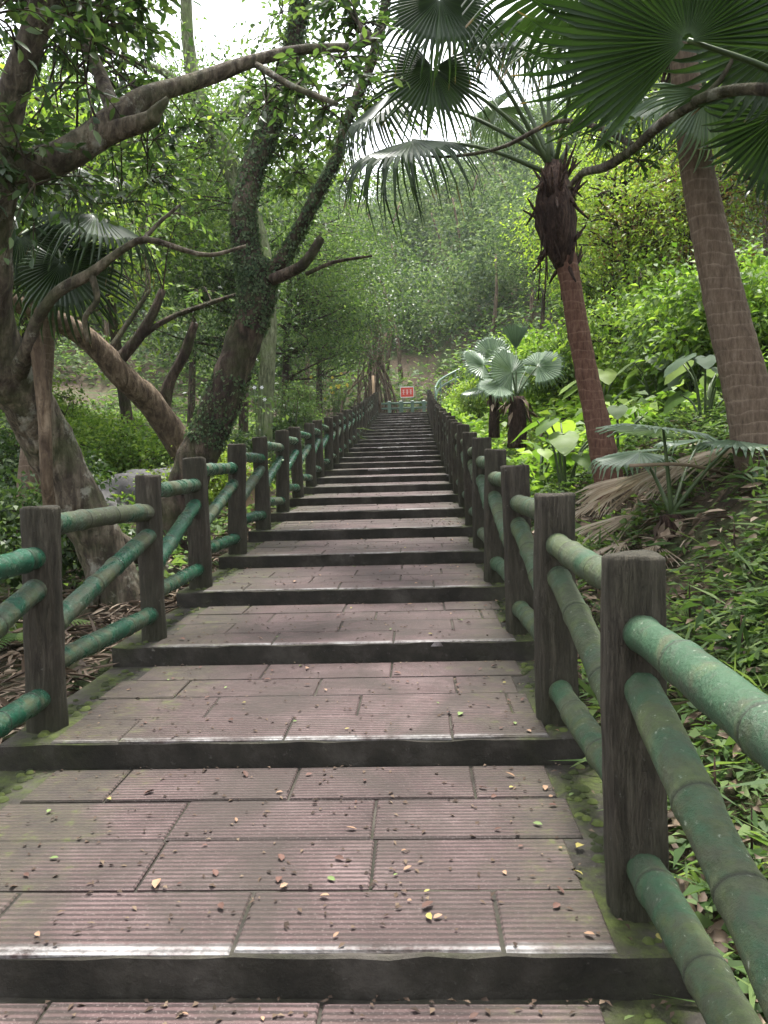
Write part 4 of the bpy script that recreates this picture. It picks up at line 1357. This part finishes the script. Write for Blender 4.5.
def litter(n, f, L, W, mat, name, label, stuff=True):
    mb = MB(); x, y = f(n)
    C = np.stack([x, y, gz(x, y)+rng.uniform(.005, .09, n)], -1)
    A = rng.normal(0, 1, (n, 3))*np.array([1, 1, .22]); N = np.array([0, 0, 1.])+rng.normal(0, .5, (n, 3))
    leaves(mb, C, A, N, L*rng.uniform(.4, 1.4, n), W*rng.uniform(.5, 1.3, n), fold=.4, droop=.12, fine=True, tint=rng.random(n))
    tag(mb.build(name, M[mat]), label, 'leaf litter', kind='stuff')


def hill_cover():
    mb = MB(); n = 70000
    y = 36.2+rng.random(n)**1.3*42; x = rng.uniform(-1, 1, n)*(.55*y+4)
    d = np.array([mnoise.noise(Vector((a*.35, b*.35, 8.1))) for a, b in zip(x, y)])
    bare = np.exp(-((x-.3)/1.5)**2-((y-40.5)/1.7)**2)
    k = (d+.4-1.1*bare) > rng.uniform(-.3, .4, n)
    x, y = x[k], y[k]; m = len(x)
    C = np.stack([x, y, gz(x, y)+rng.random(m)**1.5*1.5], -1)
    A = rng.normal(0, 1, (m, 3))*np.array([1, 1, .4]); N = np.array([0, -.5, 1.])+rng.normal(0, .5, (m, 3))
    leaves(mb, C, A, N, rng.uniform(.15, .4, m), rng.uniform(.08, .2, m))
    tag(mb.build('hillside_undergrowth', M['leaf_mid']), 'leafy undergrowth on the hillside beyond the stairs', 'undergrowth', kind='stuff')


hill_cover()
litter(5200, lambda n: (-1.76-np.abs(rng.normal(0, 1.0, n)), rng.uniform(1.5, 10, n)), .17, .026, 'litter', 'bamboo_litter', 'dry strap-like leaf litter below the left-hand fence')
litter(5200, lambda n: (.72+np.abs(rng.normal(0, 1.3, n)), rng.uniform(.8, 9, n)), .10, .03, 'litter', 'leaf_litter', 'dry brown leaf litter below the right-hand fence')


# dry palm fronds lying on the bank
def dead_frond(px, py, dd, ang, Rr, label, seed):
    p = at(px, py, dd); p[2] = float(gz(p[0], p[1]))+.10
    t = thing('dead_frond', p, label, 'dry frond', 'fallen dry palm fronds on the bank')
    mb = fan_blade(Rr, 20, 75, .3, .22, .2, seed)
    b = mb.build('blade', M['dry_frond'], t, smooth=False)
    ax = np.array([math.cos(ang), math.sin(ang), -.12]); b.matrix_local = frame(ax, np.array([-.35, -.25, 1.])).to_4x4()
    s = MB(); tube(s, spline([(0, 0, 0), -ax*.3+[0, 0, .02], -ax*.7+[0, 0, -.03]], 6), .012, 5); s.build('stalk', M['dry_frond'], t)


for k, (px, py, dd, a, rr, lab) in enumerate([
        (665, 490, 6.0, 3.0, .62, 'bleached dry palm frond lying behind the low young fan palm'),
        (640, 505, 5.7, 3.4, .50, 'tan dry frond pointing at the foot of the reddish palm'),
        (705, 487, 5.6, 2.7, .50, 'dry frond below the thick brown palm'),
        (655, 545, 5.0, 4.2, .42, 'narrow dry frond hanging down left of the low young palm'),
        (720, 520, 5.2, .4, .45, 'dry brown frond right of the low young palm'),
        (690, 505, 5.8, 3.5, .55, 'pale dry frond crossing behind the stalks of the low young palm'),
        (640, 480, 6.4, 2.9, .55, 'pale dry frond between the reddish palm and the low young palm'),
        (745, 500, 5.4, 3.1, .5, 'dry frond at the right edge beneath the thick brown palm'),
        (625, 520, 5.4, 3.9, .4, 'short dry frond lying just behind the second right-hand post'),
        (612, 492, 6.6, 3.8, .45, 'dry frond curled round the base of the reddish palm')]):
    dead_frond(px, py, dd, a, rr, lab, 200+k)


def stick(pts, label):
    mb = MB(); P = np.array([at(a, b, d) for a, b, d in pts]); P[:, 2] = np.maximum(P[:, 2], gz(P[:, 0], P[:, 1])+.02)
    tube(mb, spline(P, 14), np.linspace(.016, .007, 14), 7, .15)
    c = P[0]
    me = mb.mesh('fallen_stick', M['bark_tan'], origin=c)
    tag(link('fallen_stick', me, loc=c), label, 'stick', 'fallen sticks on the bank')


stick([(672, 598, 4.3), (712, 622, 4.0), (752, 668, 3.7)], 'brown dead branch slanting down beside the rails on the right')
stick([(738, 590, 4.0), (755, 612, 3.9), (775, 640, 3.8)], 'pale broken stick at the right edge above the dead branch')
stick([(610, 560, 5.2), (650, 585, 4.9), (690, 600, 4.7)], 'thin dead branch behind the two nearest right-hand posts')
stick([(690, 560, 4.9), (720, 545, 5.0), (750, 510, 5.1)], 'curved thin stick below the leaves of the low young palm')

# ------------------------------------------------------------------ fallen leaves and crumbs on the steps
def tread_z(y):
    i = int(math.floor((y-D0)/TREAD)); z = NZ[i] if i >= 0 else i*RISE
    return z+SLO[max(i, 0)]/TREAD*(y-D0-i*TREAD)+.004


LM = {}
for kind in ('brown_leaf', 'tan_leaf', 'yellow_leaf', 'green_leaf'):
    for v in range(2):
        mb = MB()
        leaves(mb, np.array([[0, -.02, .004]]), np.array([[0, 1., .12]]), np.array([[.15, 0, 1.]]), .05, .026+.006*v, fold=.35, droop=-.05+.12*v, fine=True, tint=np.array([.3+.4*v]))
        LM[kind, v] = mb.mesh('fallen_leaf', M[kind])
LLAB = {'brown_leaf': 'small dark brown fallen leaf lying on the paving', 'tan_leaf': 'small orange-tan fallen leaf lying on the paving',
        'yellow_leaf': 'small yellow fallen leaf lying on the paving', 'green_leaf': 'small pale green fallen leaf lying on the paving'}
random.seed(404)
for k in range(400):
    y = .95+8.5*random.random()**1.7; x = random.uniform(-1.45, .62)
    if random.random() < .3: x = .62-abs(random.gauss(0, .3))
    f = (y-D0)/TREAD % 1
    if f < .04 or f > .95: continue
    kind = random.choices(['brown_leaf', 'tan_leaf', 'yellow_leaf', 'green_leaf'], [55, 27, 8, 10])[0]
    o = link('fallen_leaf', LM[kind, random.randint(0, 1)], None, (x, y, tread_z(y)))
    o.rotation_euler = (random.uniform(-.2, .2), random.uniform(-.25, .25), random.uniform(0, 6.28))
    s = random.uniform(.3, .5+.5*random.random()); o.scale = (s, s, s)
    tag(o, LLAB[kind], 'leaf', {'brown_leaf': 'dark brown fallen leaves on the steps', 'tan_leaf': 'orange-tan fallen leaves on the steps', 'yellow_leaf': 'yellow fallen leaves on the steps', 'green_leaf': 'green fallen leaves on the steps'}[kind])
# crumbs too small to count
mb = MB(); n = 4200
y = .6+26*rng.random(n)**1.7; x = rng.uniform(-1.55, .6, n)
fr_ = ((y-D0)/TREAD) % 1; k = (fr_ > .03) & (fr_ < .985); x, y = x[k], y[k]
back = rng.random(len(y)) < .10
i_ = np.floor((y-D0)/TREAD); y = np.where(back, D0+(i_+1)*TREAD-.012-np.abs(rng.normal(0, .04, len(y))), y)
C = np.stack([x, y, np.array([tread_z(v) for v in y])+.002], -1)
leaves(mb, C, rng.normal(0, 1, (len(y), 3))*[1, 1, .08], np.array([0, 0, 1.])+rng.normal(0, .2, (len(y), 3)), rng.uniform(.010, .028, len(y)), rng.uniform(.006, .015, len(y)), tint=rng.random(len(y)))
tag(mb.build('leaf_crumbs', tint_mat('dark_crumbs', [(0, (.02, .013, .009)), (.7, (.075, .05, .034)), (1, (.15, .11, .075))], .9)), 'tiny crumbs of dry leaf scattered over the steps', 'leaf litter', kind='stuff')
# moss cushions along both ends of the steps
mb = MB(); V = []
for k in range(900):
    y = 1.0+rng.random()**1.4*14; side = random.random() < .55
    x = (.50+abs(random.gauss(0, .05))) if side else (-1.53-abs(random.gauss(0, .05)))
    fr1 = (y-D0)/TREAD % 1
    if fr1 < .05: continue
    z = tread_z(y)-.012
    r = random.uniform(.008, .026); m = 6
    a = np.arange(m)/m*6.28
    P = np.vstack([np.stack([x+r*np.cos(a), y+r*np.sin(a), np.full(m, z)], -1), np.stack([x+.6*r*np.cos(a), y+.6*r*np.sin(a), np.full(m, z+r*.42)], -1), [[x, y, z+r*.5]]])
    q = [(j, (j+1) % m, m+(j+1) % m, m+j) for j in range(m)]; t3 = [(m+j, m+(j+1) % m, 2*m) for j in range(m)]
    mb.add(P, q, t3, tint=random.random())
tag(mb.build('moss', tint_mat('moss', [(0, (.02, .024, .01)), (.6, (.042, .055, .014)), (1, (.075, .095, .022))], .95)), 'green moss cushions along both edges of the steps', 'moss', kind='stuff')

# ------------------------------------------------------------------ top of the stairs
def top_end():
    y = TOPY+1.9; z = TOPZ+.02
    f = thing('metal_barrier', (-.6, y, z), 'pale green barrier closing the top of the stairs behind the red sign', 'barrier')
    for x in (-.55, -.05, .45, .95):
        mb = MB(); box(mb, x-.07, x+.07, -.07, .07, -.3, .62, 0, .02); mb.build('post', M['green_metal'], f, smooth=False)
    for h in (.3, .52):
        mb = MB(); tube(mb, [(-.9, 0, h), (.2, 0, h), (1.35, 0, h)], .045, 8); mb.build('rail', M['green_metal'], f)
    s = thing('sign', (-.36, y-.35, z+.2), 'small red rectangular sign with white characters at the top of the stairs', 'sign')
    s.scale = (.78, .78, .9)
    mb = MB(); box(mb, -.34, .34, -.015, .015, .62, 1.06, 0, .01); mb.build('panel', M['red_paint'], s, smooth=False)
    fb = MB()
    for a in ((-.37, .37, .585, .615), (-.37, .37, 1.065, 1.095)): box(fb, a[0], a[1], -.02, .02, a[2], a[3], 0, .003)
    for a in ((-.375, -.345), (.345, .375)): box(fb, a[0], a[1], -.02, .02, .617, 1.063, 0, .003)
    fb.build('border', M['white_paint'], s, smooth=False)
    gb = MB()
    for cx in (-.2, 0, .2):
        for (a, b, c, d) in ((-.06, .06, .93, .95), (-.07, .07, .83, .85), (-.05, .05, .74, .76), (-.012, .012, .765, .825), (-.012, .012, .855, .925)):
            box(gb, cx+a, cx+b, -.022, -.017, c, d, 0, .001)
    gb.build('characters', M['white_paint'], s, smooth=False)
    for x in (-.25, .25):
        mb = MB(); box(mb, x-.02, x+.02, .018, .05, -.2, 1.05, 0, .003); mb.build('leg', M['green_metal'], s, smooth=False)
    # bare pole and white-capped bollard at the left
    mb = MB(); p = np.array([-1.72, TOPY-.6, TOPZ-.3]); tube(mb, [(0, 0, -.2), (.01, 0, .8), (.02, 0, 1.75)], .05, 8, .05)
    tag(mb.build('wooden_pole', M['wood_pale'], loc=p), 'bare pale wooden pole at the upper end of the left-hand fence', 'pole')
    # handrail
    h = thing('metal_handrail', (.75, TOPY-3, float(zs(TOPY-3))), 'pale green tubular handrail curving off right from the top of the right-hand fence', 'handrail')
    o = np.array(h.location)
    for dz in (1.05, .75):
        P = np.array([o+[-.02, 0, dz], o+[.25, 2.0, dz+.55], o+[.9, 3.0, dz+1.0], o+[2.0, 3.4, dz+1.5]])
        mb = MB(); tube(mb, spline(P, 20), .04, 8); mb.build('rail', M['green_metal'], h, origin=o)
    for q in ((0, 0, 0), (.25, 2.0, .55), (.9, 3.0, 1.0), (2.0, 3.4, 1.5)):
        mb = MB(); b = o+np.array(q); tube(mb, [b-[0, 0, .5], b+[0, 0, .5], b+[0, 0, 1.06]], .035, 8); mb.build('post', M['green_metal'], h, origin=o)


top_end()


def root_tree():
    t = thing('banyan_tree', gp(-1.9, TOPY+2.6), 'tree with a curtain of tangled hanging roots left of the red sign', 'tree')
    o = np.array(t.location); mb = MB()
    for k in range(34):
        x = random.gauss(.3, .65); y = random.gauss(0, .4); h = random.uniform(1.8, 3.8)
        e = np.array([random.gauss(.1, .25), random.gauss(.3, .2), h+random.uniform(.2, 1)])
        tube(mb, spline([(x, y, -.3), (x*.8+random.gauss(0, .12), y, h*.35), (x*.5+random.gauss(0, .15), y*.5, h*.7), e], 10), np.linspace(.05, .03, 10)*random.uniform(.5, 1.4), 6, .2)
    tube(mb, spline([(0, .3, -.3), (.05, .4, 2), (.3, .3, 4), (-.2, .5, 7)], 14), np.linspace(.3, .12, 14), 10, .15)
    mb.build('trunk', M['bark_tan'], t)
    lf = MB()
    for _ in range(70):
        c = np.array([random.gauss(-.3, 1.7), random.gauss(.3, 1.3), random.uniform(3.6, 7.8)])
        leaf_cloud(lf, c, 1.1, 70, .16, .08)
    lf.build('crown', M['leaf_dark'], t)


root_tree()

# flowers
def flowers(px, py, dd, n, sp, mat, label, r):
    c0 = at(px, py, dd); g0 = float(gz(c0[0], c0[1]))
    t = thing('flowering_plant', (c0[0], c0[1], g0), label, 'flowers'); o = np.array(t.location)
    sb, pb, lf = MB(), MB(), MB()
    for k in range(n):
        c = c0+rng.normal(0, sp, 3)
        tube(sb, spline([[c0[0]+random.gauss(0, .05), c0[1], g0-.05], (np.array([c0[0], c0[1], g0])+c)/2, c], 6), .008, 4)
        m = 6; a = rng.normal(0, 1, 3)
        ang = np.arange(m)/m*6.28
        A = np.stack([np.cos(ang), -.5+0*ang, np.sin(ang)], -1)
        leaves(pb, np.tile(c, (m, 1)), A, np.tile([0, -1., .4], (m, 1)), r, r*.7)
        leaf_cloud(lf, c-[0, 0, .25], .3, 22, .10, .05)
    sb.build('stems', M['petiole'], t, origin=o); pb.build('blossoms', M[mat], t, origin=o); lf.build('leaves', M['leaf_mid'], t, origin=o)


flowers(336, 388, 22.0, 12, .22, 'petal_yellow', 'plant with small yellow flowers by the upper left-hand fence', .05)
flowers(257, 399, 12.0, 3, .10, 'petal_white', 'plant with a few white flowers right of the lime shrub', .035)

# ------------------------------------------------------------------ air
def haze():
    mb = MB()
    x0, x1, y0, y1, z0, z1 = -95, 95, -32, 112, -6, 46
    V = [(x0, y0, z0), (x1, y0, z0), (x1, y1, z0), (x0, y1, z0), (x0, y0, z1), (x1, y0, z1), (x1, y1, z1), (x0, y1, z1)]
    mb.add(V, [(0, 3, 2, 1), (4, 5, 6, 7), (0, 1, 5, 4), (1, 2, 6, 5), (2, 3, 7, 6), (3, 0, 4, 7)])
    m, nt, out = new_mat('haze'); v = nt.nodes.new('ShaderNodeVolumePrincipled')
    v.inputs['Color'].default_value = (.86, .92, .95, 1); v.inputs['Density'].default_value = .0004
    nt.links.new(v.outputs[0], out.inputs['Volume'])
    o = mb.build('haze', m, smooth=False); o['kind'] = 'stuff'; o['label'] = 'thin pale haze hanging in the wood'; o['category'] = 'haze'


HAZE = True
if HAZE: haze()

# ------------------------------------------------------------------ sky, sun, camera
SUN_EL, SUN_AZ = R(76), R(10)          # azimuth measured from +y towards +x
w = bpy.data.worlds.new('World'); SC.world = w; w.use_nodes = True
nt = w.node_tree; nt.nodes.clear(); g = NT(nt)
sky = g.n('TexSky', sky_type='NISHITA'); sky.sun_disc = False
sky.sun_elevation = SUN_EL; sky.sun_rotation = SUN_AZ; sky.air_density = 1.0; sky.dust_density = 3.0
hs = g.n('HueSaturation'); hs.inputs['Saturation'].default_value = .22
g.l(sky.outputs[0], hs.inputs['Color'])
bg = g.n('Background'); bg.inputs['Strength'].default_value = .095
g.l(hs.outputs[0], bg.inputs['Color'])
ow = g.n('OutputWorld'); g.l(bg.outputs[0], ow.inputs['Surface'])

sl = bpy.data.lights.new('sun', 'SUN'); sl.energy = 1.5; sl.angle = R(10); sl.color = (1, .97, .91)
so = bpy.data.objects.new('sun', sl); COL.objects.link(so)
sd = Vector((math.sin(SUN_AZ)*math.cos(SUN_EL), math.cos(SUN_AZ)*math.cos(SUN_EL), math.sin(SUN_EL)))
so.rotation_euler = sd.to_track_quat('Z', 'Y').to_euler(); so.location = (5, 10, 30)

cam = bpy.data.cameras.new('camera'); co = bpy.data.objects.new('camera', cam); COL.objects.link(co)
cam.sensor_fit = 'VERTICAL'; cam.sensor_height = 32; cam.lens = 32*FPX/1024
cam.clip_start = .05; cam.clip_end = 400
m = Matrix(((CR[0], CU[0], -CF[0], CAM[0]), (CR[1], CU[1], -CF[1], CAM[1]), (CR[2], CU[2], -CF[2], CAM[2]), (0, 0, 0, 1)))
co.matrix_world = m
SC.camera = co

SC.view_settings.view_transform = 'Standard'; SC.view_settings.look = 'None'
SC.view_settings.gamma = 1; SC.view_settings.use_curve_mapping = False
SC.view_settings.exposure = 2.85
cy = SC.cycles
cy.use_denoising = True
cy.max_bounces = 7; cy.diffuse_bounces = 4; cy.glossy_bounces = 2; cy.transmission_bounces = 4; cy.volume_bounces = 1
cy.sample_clamp_indirect = 6
